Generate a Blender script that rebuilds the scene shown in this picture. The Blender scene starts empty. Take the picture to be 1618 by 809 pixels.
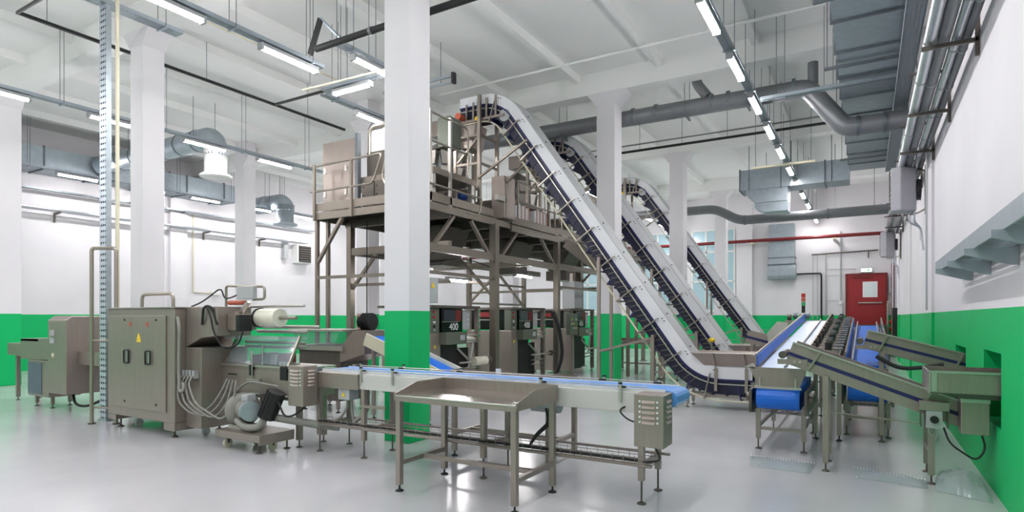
import bpy, bmesh, math, random
from mathutils import Vector as V, Matrix
random.seed(7)
SC = bpy.context.scene
COL = SC.collection
R = math.radians
# ------------------------------------------------------------------ camera
HC = 1.6
FPX = 944.0
cam_d = bpy.data.cameras.new('camera')
cam = bpy.data.objects.new('camera', cam_d); COL.objects.link(cam)
cam.location = (0, 0, HC)
cam.rotation_euler = (R(90), 0, R(30.72))
cam_d.sensor_width = 36.0
cam_d.lens = 36.0 * FPX / 1618.0
cam_d.shift_y = 96.5 / 1618.0
cam_d.clip_start = 0.05; cam_d.clip_end = 200
SC.camera = cam
# ------------------------------------------------------------------ world, exposure
wd = bpy.data.worlds.new('world'); SC.world = wd; wd.use_nodes = True
wd.node_tree.nodes['Background'].inputs[0].default_value = (0.9, 0.95, 1.0, 1)
wd.node_tree.nodes['Background'].inputs[1].default_value = 0.5
SC.view_settings.view_transform = 'Standard'
SC.view_settings.look = 'None'
SC.view_settings.gamma = 1.0
SC.view_settings.use_curve_mapping = False
SC.view_settings.exposure = 0.84
LAMP_POWER = 62.0
try:
    SC.cycles.max_bounces = 9; SC.cycles.diffuse_bounces = 6; SC.cycles.glossy_bounces = 4
    SC.cycles.transmission_bounces = 4; SC.cycles.transparent_max_bounces = 10
    SC.cycles.sample_clamp_indirect = 4.0
    SC.cycles.caustics_reflective = False; SC.cycles.caustics_refractive = False
except Exception:
    pass

# ------------------------------------------------------------------ materials
def srgb(r, g, b):
    f = lambda c: (c/255/12.92) if c/255 <= .04045 else ((c/255+.055)/1.055)**2.4
    return (f(r), f(g), f(b), 1)
MATS = {}
def mat(name, col, rough=.5, metal=0., noise=0., nscale=6., stretch=(1,1,1), bump=0., spec=.5, rnoise=0.):
    m = bpy.data.materials.new(name); m.use_nodes = True
    nt = m.node_tree; b = nt.nodes['Principled BSDF']
    b.inputs['Base Color'].default_value = col
    b.inputs['Roughness'].default_value = rough
    b.inputs['Metallic'].default_value = metal
    b.inputs['Specular IOR Level'].default_value = spec
    if noise or bump or rnoise:
        tc = nt.nodes.new('ShaderNodeTexCoord'); mp = nt.nodes.new('ShaderNodeMapping')
        mp.inputs['Scale'].default_value = stretch
        nz = nt.nodes.new('ShaderNodeTexNoise'); nz.inputs['Scale'].default_value = nscale; nz.inputs['Detail'].default_value = 5
        nt.links.new(tc.outputs['Object'], mp.inputs['Vector']); nt.links.new(mp.outputs[0], nz.inputs['Vector'])
        if noise:
            rp = nt.nodes.new('ShaderNodeValToRGB')
            rp.color_ramp.elements[0].position = .3; rp.color_ramp.elements[1].position = .7
            rp.color_ramp.elements[0].color = tuple(c*(1-noise) for c in col[:3])+(1,)
            rp.color_ramp.elements[1].color = tuple(min(1, c*(1+noise*.6)) for c in col[:3])+(1,)
            nt.links.new(nz.outputs['Fac'], rp.inputs[0]); nt.links.new(rp.outputs[0], b.inputs['Base Color'])
        if rnoise:
            mr = nt.nodes.new('ShaderNodeMapRange')
            mr.inputs['To Min'].default_value = max(.02, rough-rnoise); mr.inputs['To Max'].default_value = rough+rnoise
            nt.links.new(nz.outputs['Fac'], mr.inputs['Value']); nt.links.new(mr.outputs[0], b.inputs['Roughness'])
        if bump:
            bp = nt.nodes.new('ShaderNodeBump'); bp.inputs['Strength'].default_value = bump; bp.inputs['Distance'].default_value = .01
            nt.links.new(nz.outputs['Fac'], bp.inputs['Height']); nt.links.new(bp.outputs[0], b.inputs['Normal'])
    MATS[name] = m
    return m
mat('steel_frame', srgb(138,129,119), .36, .65, .06, 5., (7,7,.5), rnoise=.05)  # platform steel, its colour darkened for the shade under the deck
mat('steel_polished', srgb(206,198,192), .2, .92, .04, 5., (.5,7,7), rnoise=.05)
mat('steel', srgb(161,149,142), .34, .62, .07, 5., (7,7,.5), rnoise=.06)
mat('steel_dark', srgb(106,99,93), .4, .65, .10, 5., (7,7,.5), rnoise=.06)
mat('steel_light', srgb(196,192,186), .36, .9, .05, 4., (7,7,.5), rnoise=.05)
mat('tube_steel', srgb(166,157,147), .3, .8)
mat('galv', srgb(172,182,190), .42, .75, .10, 7., rnoise=.06)
mat('galv_dark', srgb(120,126,132), .45, .7, .12, 7.)
mat('pipe_grey', srgb(128,130,134), .4, .35, .06, 5.)
mat('pipe_silver', srgb(205,208,214), .28, .9, .06, 6.)
mat('white_cover', srgb(226,226,230), .38, 0., .03, 3.)
mat('white_paint', srgb(236,236,234), .6, 0., .02, 1.5)
mat('ceiling_paint', srgb(240,240,238), .75, 0., .05, .35)
mat('black', srgb(22,22,24), .45)
mat('black_gloss', srgb(16,15,18), .18)
mat('rubber', srgb(34,34,36), .65)
mat('navy', srgb(30,34,92), .42, 0., .15, 12.)
mat('navy_dark', srgb(20,22,52), .5, 0., .2, 20.)
mat('belt_light', srgb(92,150,222), .4, 0., .05, 6.)
mat('belt_blue', srgb(10,108,220), .42, 0., .10, 5.)
mat('belt_white', srgb(205,222,246), .35, 0., .06, 5.)
mat('red_door', srgb(150,26,32), .45, 0., .05, 3.)
mat('maroon', srgb(112,26,28), .45, 0., .08, 4.)
mat('red_bright', srgb(196,40,36), .45)
mat('orange', srgb(196,96,70), .5)
mat('yellow', srgb(240,205,40), .5)
mat('green_sign', srgb(60,170,110), .5)
mat('panel_grey', srgb(176,178,180), .5, .1, .03, 3.)
mat('olive_grey', srgb(104,110,98), .45, .3, .06, 5.)
mat('blue_grey', srgb(96,110,122), .5, .2, .08, 4.)
mat('cream', srgb(214,208,184), .6, 0., .04, 4.)
mat('film', srgb(226,222,205), .25, 0., .05, 8.)
mat('hose_grey', srgb(140,138,132), .45)
mat('pallet', srgb(196,160,150), .7)
mat('heater_grey', srgb(178,176,184), .5, 0., .04, 4.)
mat('door_glass', srgb(226,234,236), .2)
mat('glass_blue', srgb(176,206,216), .15, 0., .06, 2.)
mat('screen', srgb(60,66,72), .12)
mat('blue_motor', srgb(40,84,170), .4)
mat('panel_light', srgb(208,207,203), .45, .2, .03, 3.)
mat('paper', srgb(236,236,238), .6)

def wall_mat(name, z_edge=1.68):
    m = bpy.data.materials.new(name); m.use_nodes = True; nt = m.node_tree; b = nt.nodes['Principled BSDF']
    g = nt.nodes.new('ShaderNodeNewGeometry'); s = nt.nodes.new('ShaderNodeSeparateXYZ')
    nt.links.new(g.outputs['Position'], s.inputs[0])
    lt = nt.nodes.new('ShaderNodeMath'); lt.operation = 'LESS_THAN'; lt.inputs[1].default_value = z_edge
    nt.links.new(s.outputs['Z'], lt.inputs[0])
    nz = nt.nodes.new('ShaderNodeTexNoise'); nz.inputs['Scale'].default_value = .8; nz.inputs['Detail'].default_value = 4
    nt.links.new(g.outputs['Position'], nz.inputs['Vector'])
    def ramp(c0, c1):
        r = nt.nodes.new('ShaderNodeValToRGB'); r.color_ramp.elements[0].color = c0; r.color_ramp.elements[1].color = c1
        r.color_ramp.elements[0].position = .3; r.color_ramp.elements[1].position = .7
        nt.links.new(nz.outputs['Fac'], r.inputs[0]); return r
    w = ramp(srgb(222,219,223), srgb(229,226,229)); gr = ramp(srgb(2,178,98), srgb(5,186,106))
    mx = nt.nodes.new('ShaderNodeMix'); mx.data_type = 'RGBA'
    nt.links.new(lt.outputs[0], mx.inputs['Factor']); nt.links.new(w.outputs[0], mx.inputs['A']); nt.links.new(gr.outputs[0], mx.inputs['B'])
    nt.links.new(mx.outputs['Result'], b.inputs['Base Color'])
    mr = nt.nodes.new('ShaderNodeMapRange'); mr.inputs['To Min'].default_value = .65; mr.inputs['To Max'].default_value = .5
    nt.links.new(lt.outputs[0], mr.inputs['Value']); nt.links.new(mr.outputs[0], b.inputs['Roughness'])
    bp = nt.nodes.new('ShaderNodeBump'); bp.inputs['Strength'].default_value = .06; bp.inputs['Distance'].default_value = .02
    n2 = nt.nodes.new('ShaderNodeTexNoise'); n2.inputs['Scale'].default_value = 9
    nt.links.new(g.outputs['Position'], n2.inputs['Vector']); nt.links.new(n2.outputs['Fac'], bp.inputs['Height']); nt.links.new(bp.outputs[0], b.inputs['Normal'])
    b.inputs['Specular IOR Level'].default_value = .3
    MATS[name] = m
wall_mat('wall_paint')
def floor_mat():
    m = bpy.data.materials.new('floor_epoxy'); m.use_nodes = True; nt = m.node_tree; b = nt.nodes['Principled BSDF']
    g = nt.nodes.new('ShaderNodeNewGeometry')
    nz = nt.nodes.new('ShaderNodeTexNoise'); nz.inputs['Scale'].default_value = .55; nz.inputs['Detail'].default_value = 6
    nt.links.new(g.outputs['Position'], nz.inputs['Vector'])
    r = nt.nodes.new('ShaderNodeValToRGB'); r.color_ramp.elements[0].color = srgb(186,186,191); r.color_ramp.elements[1].color = srgb(201,200,204)
    r.color_ramp.elements[0].position = .3; r.color_ramp.elements[1].position = .7
    nt.links.new(nz.outputs['Fac'], r.inputs[0]); nt.links.new(r.outputs[0], b.inputs['Base Color'])
    mr = nt.nodes.new('ShaderNodeMapRange'); mr.inputs['To Min'].default_value = .14; mr.inputs['To Max'].default_value = .24
    nt.links.new(nz.outputs['Fac'], mr.inputs['Value']); nt.links.new(mr.outputs[0], b.inputs['Roughness'])
    b.inputs['Specular IOR Level'].default_value = .6
    bp = nt.nodes.new('ShaderNodeBump'); bp.inputs['Strength'].default_value = .035; bp.inputs['Distance'].default_value = .02
    n2 = nt.nodes.new('ShaderNodeTexNoise'); n2.inputs['Scale'].default_value = 3.5; n2.inputs['Detail'].default_value = 3
    nt.links.new(g.outputs['Position'], n2.inputs['Vector']); nt.links.new(n2.outputs['Fac'], bp.inputs['Height']); nt.links.new(bp.outputs[0], b.inputs['Normal'])
    MATS['floor_epoxy'] = m
floor_mat()
def emit_mat(name, col, strength):
    m = bpy.data.materials.new(name); m.use_nodes = True; nt = m.node_tree
    nt.nodes.remove(nt.nodes['Principled BSDF'])
    e = nt.nodes.new('ShaderNodeEmission'); e.inputs[0].default_value = col; e.inputs[1].default_value = strength
    nt.links.new(e.outputs[0], nt.nodes['Material Output'].inputs[0]); MATS[name] = m
emit_mat('lamp_glow', (1.0, .985, .99, 1), LAMP_POWER)
emit_mat('sign_glow', (.75, 1.0, .88, 1), 1.6)
def clear_mat(name, tint, fac, rough):
    m = bpy.data.materials.new(name); m.use_nodes = True; nt = m.node_tree; b = nt.nodes['Principled BSDF']
    b.inputs['Base Color'].default_value = tint; b.inputs['Roughness'].default_value = rough
    t = nt.nodes.new('ShaderNodeBsdfTransparent'); t.inputs[0].default_value = (.96, .97, .98, 1)
    mx = nt.nodes.new('ShaderNodeMixShader'); mx.inputs[0].default_value = fac
    nt.links.new(t.outputs[0], mx.inputs[1]); nt.links.new(b.outputs[0], mx.inputs[2])
    nt.links.new(mx.outputs[0], nt.nodes['Material Output'].inputs[0]); MATS[name] = m
clear_mat('clear_film', srgb(205,214,218), .36, .12)
clear_mat('clear_guard', srgb(190,205,215), .22, .08)
def perforated(name, base, du, dz, rad, axu, axv):
    """sheet steel with rows of punched holes (the holes are see-through)"""
    m = bpy.data.materials.new(name); m.use_nodes = True; nt = m.node_tree; b = nt.nodes['Principled BSDF']
    b.inputs['Base Color'].default_value = base; b.inputs['Metallic'].default_value = .6; b.inputs['Roughness'].default_value = .4
    g = nt.nodes.new('ShaderNodeTexCoord'); s = nt.nodes.new('ShaderNodeSeparateXYZ'); nt.links.new(g.outputs['Object'], s.inputs[0])
    def M(op, a, bval):
        n = nt.nodes.new('ShaderNodeMath'); n.operation = op
        for i, x in enumerate((a, bval)):
            if hasattr(x, 'is_linked'): nt.links.new(x, n.inputs[i])
            elif x is not None: n.inputs[i].default_value = x
        return n.outputs[0]
    def cell(sock, d):
        f = M('FRACT', M('DIVIDE', sock, d), None); return M('MULTIPLY', M('SUBTRACT', f, .5), d)
    u = cell(s.outputs[axu], du); v = cell(s.outputs[axv], dz)
    d = M('SQRT', M('ADD', M('MULTIPLY', u, u), M('MULTIPLY', v, v)), None)
    h = M('LESS_THAN', d, rad)
    t = nt.nodes.new('ShaderNodeBsdfTransparent'); mx = nt.nodes.new('ShaderNodeMixShader')
    nt.links.new(h, mx.inputs[0]); nt.links.new(b.outputs[0], mx.inputs[1]); nt.links.new(t.outputs[0], mx.inputs[2])
    nt.links.new(mx.outputs[0], nt.nodes['Material Output'].inputs[0]); MATS[name] = m
perforated('perf_x', srgb(196,206,216), .06, .09, .02, 'X', 'Z')
perforated('perf_tray', srgb(150,160,168), .05, .06, .014, 'X', 'Y')

# ------------------------------------------------------------------ mesh helpers
ORG = {}
def fillet(pts, r, k=6):
    pts = [V(p) for p in pts]; out = [pts[0]]
    for i in range(1, len(pts)-1):
        a, b, c = pts[i-1], pts[i], pts[i+1]
        d1 = (a-b); d2 = (c-b); q = min(r, d1.length*.48, d2.length*.48)
        p0 = b+d1.normalized()*q; p2 = b+d2.normalized()*q
        for j in range(k+1):
            t = j/k; out.append(p0*(1-t)**2 + b*2*t*(1-t) + p2*t*t)
    out.append(pts[-1]); return out
def offset2(path, d):
    """offset a 2-D polyline to its left by d"""
    n = len(path); out = []
    for i in range(n):
        a = path[max(0, i-1)]; c = path[min(n-1, i+1)]
        if i == 0: dirs = [(path[1]-path[0]).normalized()]*2
        elif i == n-1: dirs = [(path[-1]-path[-2]).normalized()]*2
        else: dirs = [(path[i]-path[i-1]).normalized(), (path[i+1]-path[i]).normalized()]
        t = (dirs[0]+dirs[1]).normalized(); nn = V((-t.y, t.x)); c = max(.3, t.dot(dirs[0]))
        out.append(path[i]+nn*(d/c))
    return out
class MB:
    def __init__(s): s.v = []; s.f = []; s.s = []; s.p = []; s.k = 0
    def nxt(s): s.k += 1; return s
    def add(s, vs, fs, sm=False):
        o = len(s.v); s.p += [s.k]*len(vs); s.v += [V(p) for p in vs]; s.f += [tuple(i+o for i in f) for f in fs]; s.s += [sm]*len(fs); return s
    def box(s, x0, x1, y0, y1, z0, z1):
        s.k += 1
        return s.add([(x0,y0,z0),(x1,y0,z0),(x1,y1,z0),(x0,y1,z0),(x0,y0,z1),(x1,y0,z1),(x1,y1,z1),(x0,y1,z1)],
                     [(0,3,2,1),(4,5,6,7),(0,1,5,4),(1,2,6,5),(2,3,7,6),(3,0,4,7)])
    def bar(s, p0, p1, w, h, up=(0,0,1)):
        s.k += 1
        p0 = V(p0); p1 = V(p1); d = (p1-p0).normalized(); up = V(up)
        if abs(d.dot(up)) > .98: up = V((0,1,0))
        sd = d.cross(up).normalized(); u = sd.cross(d).normalized(); vs = []
        for p in (p0, p1):
            for a, b in ((-1,-1),(1,-1),(1,1),(-1,1)): vs.append(p+sd*(a*w/2)+u*(b*h/2))
        return s.add(vs, [(0,1,2,3),(7,6,5,4),(0,4,5,1),(1,5,6,2),(2,6,7,3),(3,7,4,0)])
    def cyl(s, p0, p1, r, r2=None, n=14, cap=True):
        s.k += 1
        p0 = V(p0); p1 = V(p1); r2 = r if r2 is None else r2
        d = (p1-p0).normalized(); a = V((0,0,1)) if abs(d.z) < .9 else V((1,0,0))
        u = d.cross(a).normalized(); w = d.cross(u)
        r0 = [p0+(u*math.cos(2*math.pi*i/n)+w*math.sin(2*math.pi*i/n))*r for i in range(n)]
        r1 = [p1+(u*math.cos(2*math.pi*i/n)+w*math.sin(2*math.pi*i/n))*r2 for i in range(n)]
        s.add(r0+r1, [(i,(i+1)%n,n+(i+1)%n,n+i) for i in range(n)], True)
        if cap:
            if r > 1e-5: s.add(r0, [tuple(range(n))])
            if r2 > 1e-5: s.add(r1, [tuple(range(n))])
        return s
    def rev(s, prof, o, d, n=18):
        """surface of revolution: prof = [(radius, distance along d)]"""
        o = V(o); d = V(d).normalized(); a = V((0,0,1)) if abs(d.z) < .9 else V((1,0,0))
        u = d.cross(a).normalized(); w = d.cross(u); vs = []
        for r, h in prof:
            for i in range(n): vs.append(o+d*h+(u*math.cos(2*math.pi*i/n)+w*math.sin(2*math.pi*i/n))*max(r, 1e-4))
        fs = [(k*n+i, k*n+(i+1)%n, (k+1)*n+(i+1)%n, (k+1)*n+i) for k in range(len(prof)-1) for i in range(n)]
        return s.add(vs, fs, True)
    def tube(s, pts, r, n=8, cap=True):
        s.k += 1
        pts = [V(p) for p in pts]; m = len(pts)
        ds = [(pts[min(i+1, m-1)]-pts[max(i-1, 0)]).normalized() for i in range(m)]
        a = V((0,0,1)) if abs(ds[0].z) < .9 else V((1,0,0))
        u = ds[0].cross(a).normalized(); vs = []
        for i in range(m):
            u = (u-ds[i]*u.dot(ds[i]))
            u = u.normalized() if u.length > 1e-6 else ds[i].orthogonal().normalized()
            w = ds[i].cross(u)
            for j in range(n): vs.append(pts[i]+(u*math.cos(2*math.pi*j/n)+w*math.sin(2*math.pi*j/n))*r)
        fs = [(i*n+j, i*n+(j+1)%n, (i+1)*n+(j+1)%n, (i+1)*n+j) for i in range(m-1) for j in range(n)]
        s.add(vs, fs, True)
        if cap: s.add(vs[:n], [tuple(range(n))]); s.add(vs[-n:], [tuple(range(n))])
        return s
    def prism(s, poly, ax, a0, a1):
        s.k += 1
        def P(q, a):
            return {'x': (a, q[0], q[1]), 'y': (q[0], a, q[1]), 'z': (q[0], q[1], a)}[ax]
        n = len(poly)
        return s.add([P(q, a0) for q in poly]+[P(q, a1) for q in poly],
                     [tuple(range(n)), tuple(range(2*n-1, n-1, -1))]+[(i,(i+1)%n,n+(i+1)%n,n+i) for i in range(n)])
    def band(s, path, o0, o1, ax, a0, a1, sm=False):
        """thick strip that follows a 2-D path between two offsets, extruded along ax"""
        A = offset2(path, o0); B = offset2(path, o1); n = len(path)
        def P(q, a):
            return {'x': (a, q[0], q[1]), 'y': (q[0], a, q[1]), 'z': (q[0], q[1], a)}[ax]
        for i in range(n-1):
            vs = [P(A[i],a0),P(A[i+1],a0),P(B[i+1],a0),P(B[i],a0),P(A[i],a1),P(A[i+1],a1),P(B[i+1],a1),P(B[i],a1)]
            fs = [(0,1,2,3),(7,6,5,4),(0,4,5,1),(3,2,6,7)]
            if i == 0: fs.append((0,3,7,4))
            if i == n-2: fs.append((1,5,6,2))
            s.add(vs, fs, sm)
        return s
    def each(s, name, material, parent=None, bevel=0., **kw):
        """one object for every primitive added"""
        out = []
        for q in sorted(set(s.p)):
            ix = [i for i, k in enumerate(s.p) if k == q]; mp = {i: j for j, i in enumerate(ix)}; b = MB()
            b.v = [s.v[i] for i in ix]
            for f, sm in zip(s.f, s.s):
                if f[0] in mp: b.f.append(tuple(mp[i] for i in f)); b.s.append(sm)
            out.append(b.build(name, material, parent, bevel, **kw))
        return out
    def build(s, name, material, parent=None, bevel=0., label=None, kind=None):
        me = bpy.data.meshes.new(name)
        if parent is not None: org = ORG[parent]; loc = V((0,0,0))
        else:
            xs = [p.x for p in s.v]; ys = [p.y for p in s.v]; zs = [p.z for p in s.v]
            org = V(((min(xs)+max(xs))/2, (min(ys)+max(ys))/2, min(zs))); loc = org
        me.from_pydata([tuple(p-org) for p in s.v], [], s.f)
        me.polygons.foreach_set('use_smooth', s.s)
        bm = bmesh.new(); bm.from_mesh(me)
        bmesh.ops.recalc_face_normals(bm, faces=bm.faces); bm.to_mesh(me); bm.free()
        me.materials.append(MATS[material])
        o = bpy.data.objects.new(name, me); COL.objects.link(o); o.location = loc
        if parent is not None: o.parent = parent
        ORG[o] = V(org)
        if bevel:
            md = o.modifiers.new('bevel', 'BEVEL'); md.width = bevel; md.segments = 2; md.limit_method = 'ANGLE'
        if label: o['label'] = label
        if kind: o['kind'] = kind
        return o
def thing(name, label, cat, loc, group=None):
    o = bpy.data.objects.new(name, None); COL.objects.link(o); o.location = loc; o.empty_display_size = .1
    ORG[o] = V(loc); o['label'] = label; o['category'] = cat
    if group: o['group'] = group
    return o
def tag(o, label, cat, group=None, kind=None):
    o['label'] = label; o['category'] = cat
    if group: o['group'] = group
    if kind: o['kind'] = kind
    return o
def struct(o, label=None):
    o['kind'] = 'structure'
    if label: o['label'] = label
    return o
def copy_tree(o, parent=None, off=(0,0,0)):
    c = o.copy(); COL.objects.link(c)
    if parent is None: c.location = V(o.location)+V(off)
    else: c.parent = parent
    ORG[c] = ORG[o]+V(off)
    for ch in o.children: copy_tree(ch, c, off)
    return c
def B(*a): return MB().box(*a)
def rail(mb, pts, r=.02, fr=.08, n=8): mb.tube(fillet(pts, fr), r, n); return mb
def leg(parent, x, y, z1, w=.05, fh=.07, m='steel', base=0., fr=.038, fm='rubber', name='leg'):
    l = B(x-w/2, x+w/2, y-w/2, y+w/2, base+fh, z1).build(name, m, parent)
    f = MB(); f.cyl((x,y,base+.014), (x,y,base+fh+.02), .009, n=8)
    f.rev([(0,0),(fr,0),(fr,.008),(fr*.45,.02),(0,.021)], (x,y,base), (0,0,1), 14)
    f.build('foot', fm, l); return l
def text_mesh(txt, size, m, parent, loc, rot, name='lettering', ext=.002):
    cu = bpy.data.curves.new('t', 'FONT'); cu.body = txt; cu.size = size; cu.extrude = ext; cu.align_x = 'CENTER'; cu.align_y = 'CENTER'
    to = bpy.data.objects.new('t', cu); COL.objects.link(to)
    dg = bpy.context.evaluated_depsgraph_get(); me = bpy.data.meshes.new_from_object(to.evaluated_get(dg))
    bpy.data.objects.remove(to); bpy.data.curves.remove(cu)
    me.materials.clear(); me.materials.append(MATS[m])
    o = bpy.data.objects.new(name, me); COL.objects.link(o); o.parent = parent
    o.location = V(loc)-ORG[parent]; o.rotation_euler = rot; ORG[o] = V(loc); return o
ORD = ['first','second','third','fourth','fifth','sixth','seventh','eighth','ninth','tenth','eleventh','twelfth','thirteenth','fourteenth','fifteenth','sixteenth']
# ================================================================== the room
X0, X1, Y0, Y1, ZC = -21.5, 1.0, -5.0, 29.5, 7.3
GREEN = 1.68
struct(B(X0-.3, X1+.5, Y0-.3, Y1+.3, -.2, 0).build('floor', 'floor_epoxy'), 'glossy pale grey epoxy floor')
ceil_o = struct(B(X0-.3, X1+.5, Y0-.3, Y1+.3, ZC, ZC+.2).build('ceiling', 'ceiling_paint'), 'off-white concrete ceiling with beams and ribs')
BEAMS = [-.6, 6.02, 13.17, 19.12, 25.67]
for y in BEAMS:
    B(X0, X1, y-.2, y+.2, 6.8, ZC).build('beam', 'ceiling_paint', ceil_o)
k = 0
x = -1.95
while x > X0+.5:
    for ya, yb in zip([Y0]+[b+.2 for b in BEAMS], [b-.2 for b in BEAMS]+[Y1]):
        B(x-.07, x+.07, ya, yb, 7.12, ZC).build('rib', 'ceiling_paint', ceil_o)
    x -= 1.98
wl = struct(B(X0-.3, X0, Y0, Y1, 0, ZC).build('wall_left', 'wall_paint'), 'white wall with green dado on the left')
wb = struct(B(X0-.3, X1+.5, Y1, Y1+.3, 0, ZC).build('wall_back', 'wall_paint'), 'white end wall with green dado')
wf = struct(B(X0-.3, X1+.5, Y0-.3, Y0, 0, ZC).build('wall_front', 'wall_paint'), 'white wall behind the viewpoint')
# right wall with two openings near the floor, built from slabs around them
wr = MB()
OP = [(6.62, 7.52, .62, 1.28), (8.78, 9.72, .62, 1.24)]
ys = [Y0, 6.62, 7.52, 8.78, 9.72, Y1]
for i in range(5):
    a, b = ys[i], ys[i+1]
    if i in (1, 3):
        o = OP[0] if i == 1 else OP[1]
        wr.box(X1, X1+.5, a, b, 0, o[2]); wr.box(X1, X1+.5, a, b, o[3], ZC)
        wr.box(X1+.34, X1+.5, a, b, o[2], o[3])
    else: wr.box(X1, X1+.5, a, b, 0, ZC)
wr = struct(wr.build('wall_right', 'wall_paint'), 'white wall with green dado and two low openings on the right')
for y in (13.0, 19.12, 25.67):
    B(X1-.04, X1, y-.4, y+.4, 0, 6.8).build('pilaster', 'wall_paint', wr)
for y in (6.02, 12.4, 19.1, 25.6):
    B(X0, X0+.15, y-.3, y+.3, 0, 6.8).build('pilaster', 'wall_paint', wl)
# ------------------------------------------------------------------ columns
COLS = [(-4.96, 6.23, .42, 'nearest white concrete column with green base, behind the steel table'),
        (-4.96, 13.4, .45, 'white column with flared head between the first and second bucket elevators'),
        (-4.96, 19.35, .45, 'white column between the second and third bucket elevators'),
        (-4.96, 25.9, .45, 'far white column beyond the third bucket elevator, near the end wall'),
        (-11.19, 6.23, .40, 'white column rising behind the large stainless cabinet'),
        (-11.19, 11.9, .42, 'white column with green base seen through the left platform legs'),
        (-11.19, 19.35, .45, 'white column deep behind the weighing platform'),
        (-17.2, 6.23, .45, 'white column with green base at the far left edge'),
        (-17.3, 12.6, .45, 'slim white column between the two white duct outlets at the left'),
        (-17.3, 19.35, .45, 'farthest white column by the left wall')]
for xr, yf, w, lab in COLS:
    cx, cy = xr-w/2, yf-w/2
    t = thing('concrete_column', lab, 'column', (cx, cy, 0), 'concrete columns')
    B(xr-w, xr, yf-w, yf, 0, ZC if min(abs(cy-q) for q in BEAMS) > .3 else 6.8).build('shaft', 'wall_paint', t, .012)
    # haunches under the beam, both sides along the beam
    MB().prism([(xr-w-.24, 6.8), (xr+.24, 6.8), (xr+.003, 6.5), (xr-w-.003, 6.5)], 'y', cy-w/2-.012, cy+w/2+.012).build('capital', 'wall_paint', t)

# ------------------------------------------------------------------ tube lamps
def make_lamp(x, y, z, L, along, label, group):
    t = thing('tube_lamp', label, 'lamp', (x, y, z), group)
    h = MB(); d = MB(); c = MB()
    if along == 'y':
        h.box(x-.05, x+.05, y-L/2, y+L/2, z+.045, z+.1)
        d.prism([(x-.05, z+.045), (x-.045, z+.015), (x-.02, z), (x+.02, z), (x+.045, z+.015), (x+.05, z+.045)], 'y', y-L/2+.02, y+L/2-.02)
        for s in (-1, 1): c.box(x-.055, x+.055, y+s*(L/2)-.02, y+s*(L/2)+.02, z-.002, z+.1)
    else:
        h.box(x-L/2, x+L/2, y-.05, y+.05, z+.045, z+.1)
        d.prism([(y-.05, z+.045), (y-.045, z+.015), (y-.02, z), (y+.02, z), (y+.045, z+.015), (y+.05, z+.045)], 'x', x-L/2+.02, x+L/2-.02)
        for s in (-1, 1): c.box(x+s*(L/2)-.02, x+s*(L/2)+.02, y-.055, y+.055, z-.002, z+.1)
    h.build('housing', 'panel_grey', t); d.build('diffuser', 'lamp_glow', t); c.each('end_cap', 'panel_grey', t)
    return t
def tray_run(x0, x1, y0, y1, z, label, rods, w=.14, lip=.06, m='perf_tray'):
    """perforated cable tray with lips, cable bundle and hanger rods"""
    t = thing('cable_tray', label, 'cable tray', ((x0+x1)/2, (y0+y1)/2, z))
    b = MB(); l = MB(); c = MB()
    if abs(y1-y0) > abs(x1-x0):
        x = x0; b.box(x-w/2, x+w/2, y0, y1, z, z+.006)
        for s in (-1, 1): l.box(x+s*w/2-.004, x+s*w/2+.004, y0, y1, z, z+lip)
        for q in (-.03, .01, .035): c.tube([(x+q, y0+.1, z+.02), (x+q*.6, (y0+y1)/2, z+.022), (x+q, y1-.1, z+.02)], .011, 6)
    else:
        y = y0; b.box(x0, x1, y-w/2, y+w/2, z, z+.006)
        for s in (-1, 1): l.box(x0, x1, y+s*w/2-.004, y+s*w/2+.004, z, z+lip)
        for q in (-.03, .02): c.tube([(x0+.1, y+q, z+.02), (x1-.1, y+q, z+.02)], .011, 6)
    b.build('tray_base', m, t); l.each('tray_lip', 'galv', t); c.each('cable', 'hose_grey', t)
    for (rx, ry) in rods:
        r = MB(); r.cyl((rx-w/2-.012, ry, z-.012), (rx-w/2-.012, ry, ZC), .006, n=6); r.cyl((rx+w/2+.012, ry, z-.012), (rx+w/2+.012, ry, ZC), .006, n=6)
        r.each('hanger_rod', 'galv_dark', t)
        MB().bar((rx-w/2-.03, ry, z-.01), (rx+w/2+.03, ry, z-.01), .03, .02).build('hanger_strut', 'galv', t)
    return t
ZL = 5.68; LL = 1.06
# right row
YR = [6.45, 8.42, 10.4, 12.35, 14.3, 16.27, 18.4, 20.4, 22.35, 24.5, 26.5, 28.5]
for i, y in enumerate(YR):
    make_lamp(-1.87, y, ZL, LL, 'y', 'bright tube lamp in the right-hand ceiling row, %s from the end wall' % ORD[len(YR)-1-i], 'tube lamps of the right row')
tray_run(-1.87, -1.87, 5.2, 29.2, ZL+.121, 'perforated tray carrying the long right-hand row of tube lamps', [(-1.87, 5.9+1.97*i) for i in range(12)])
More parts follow.
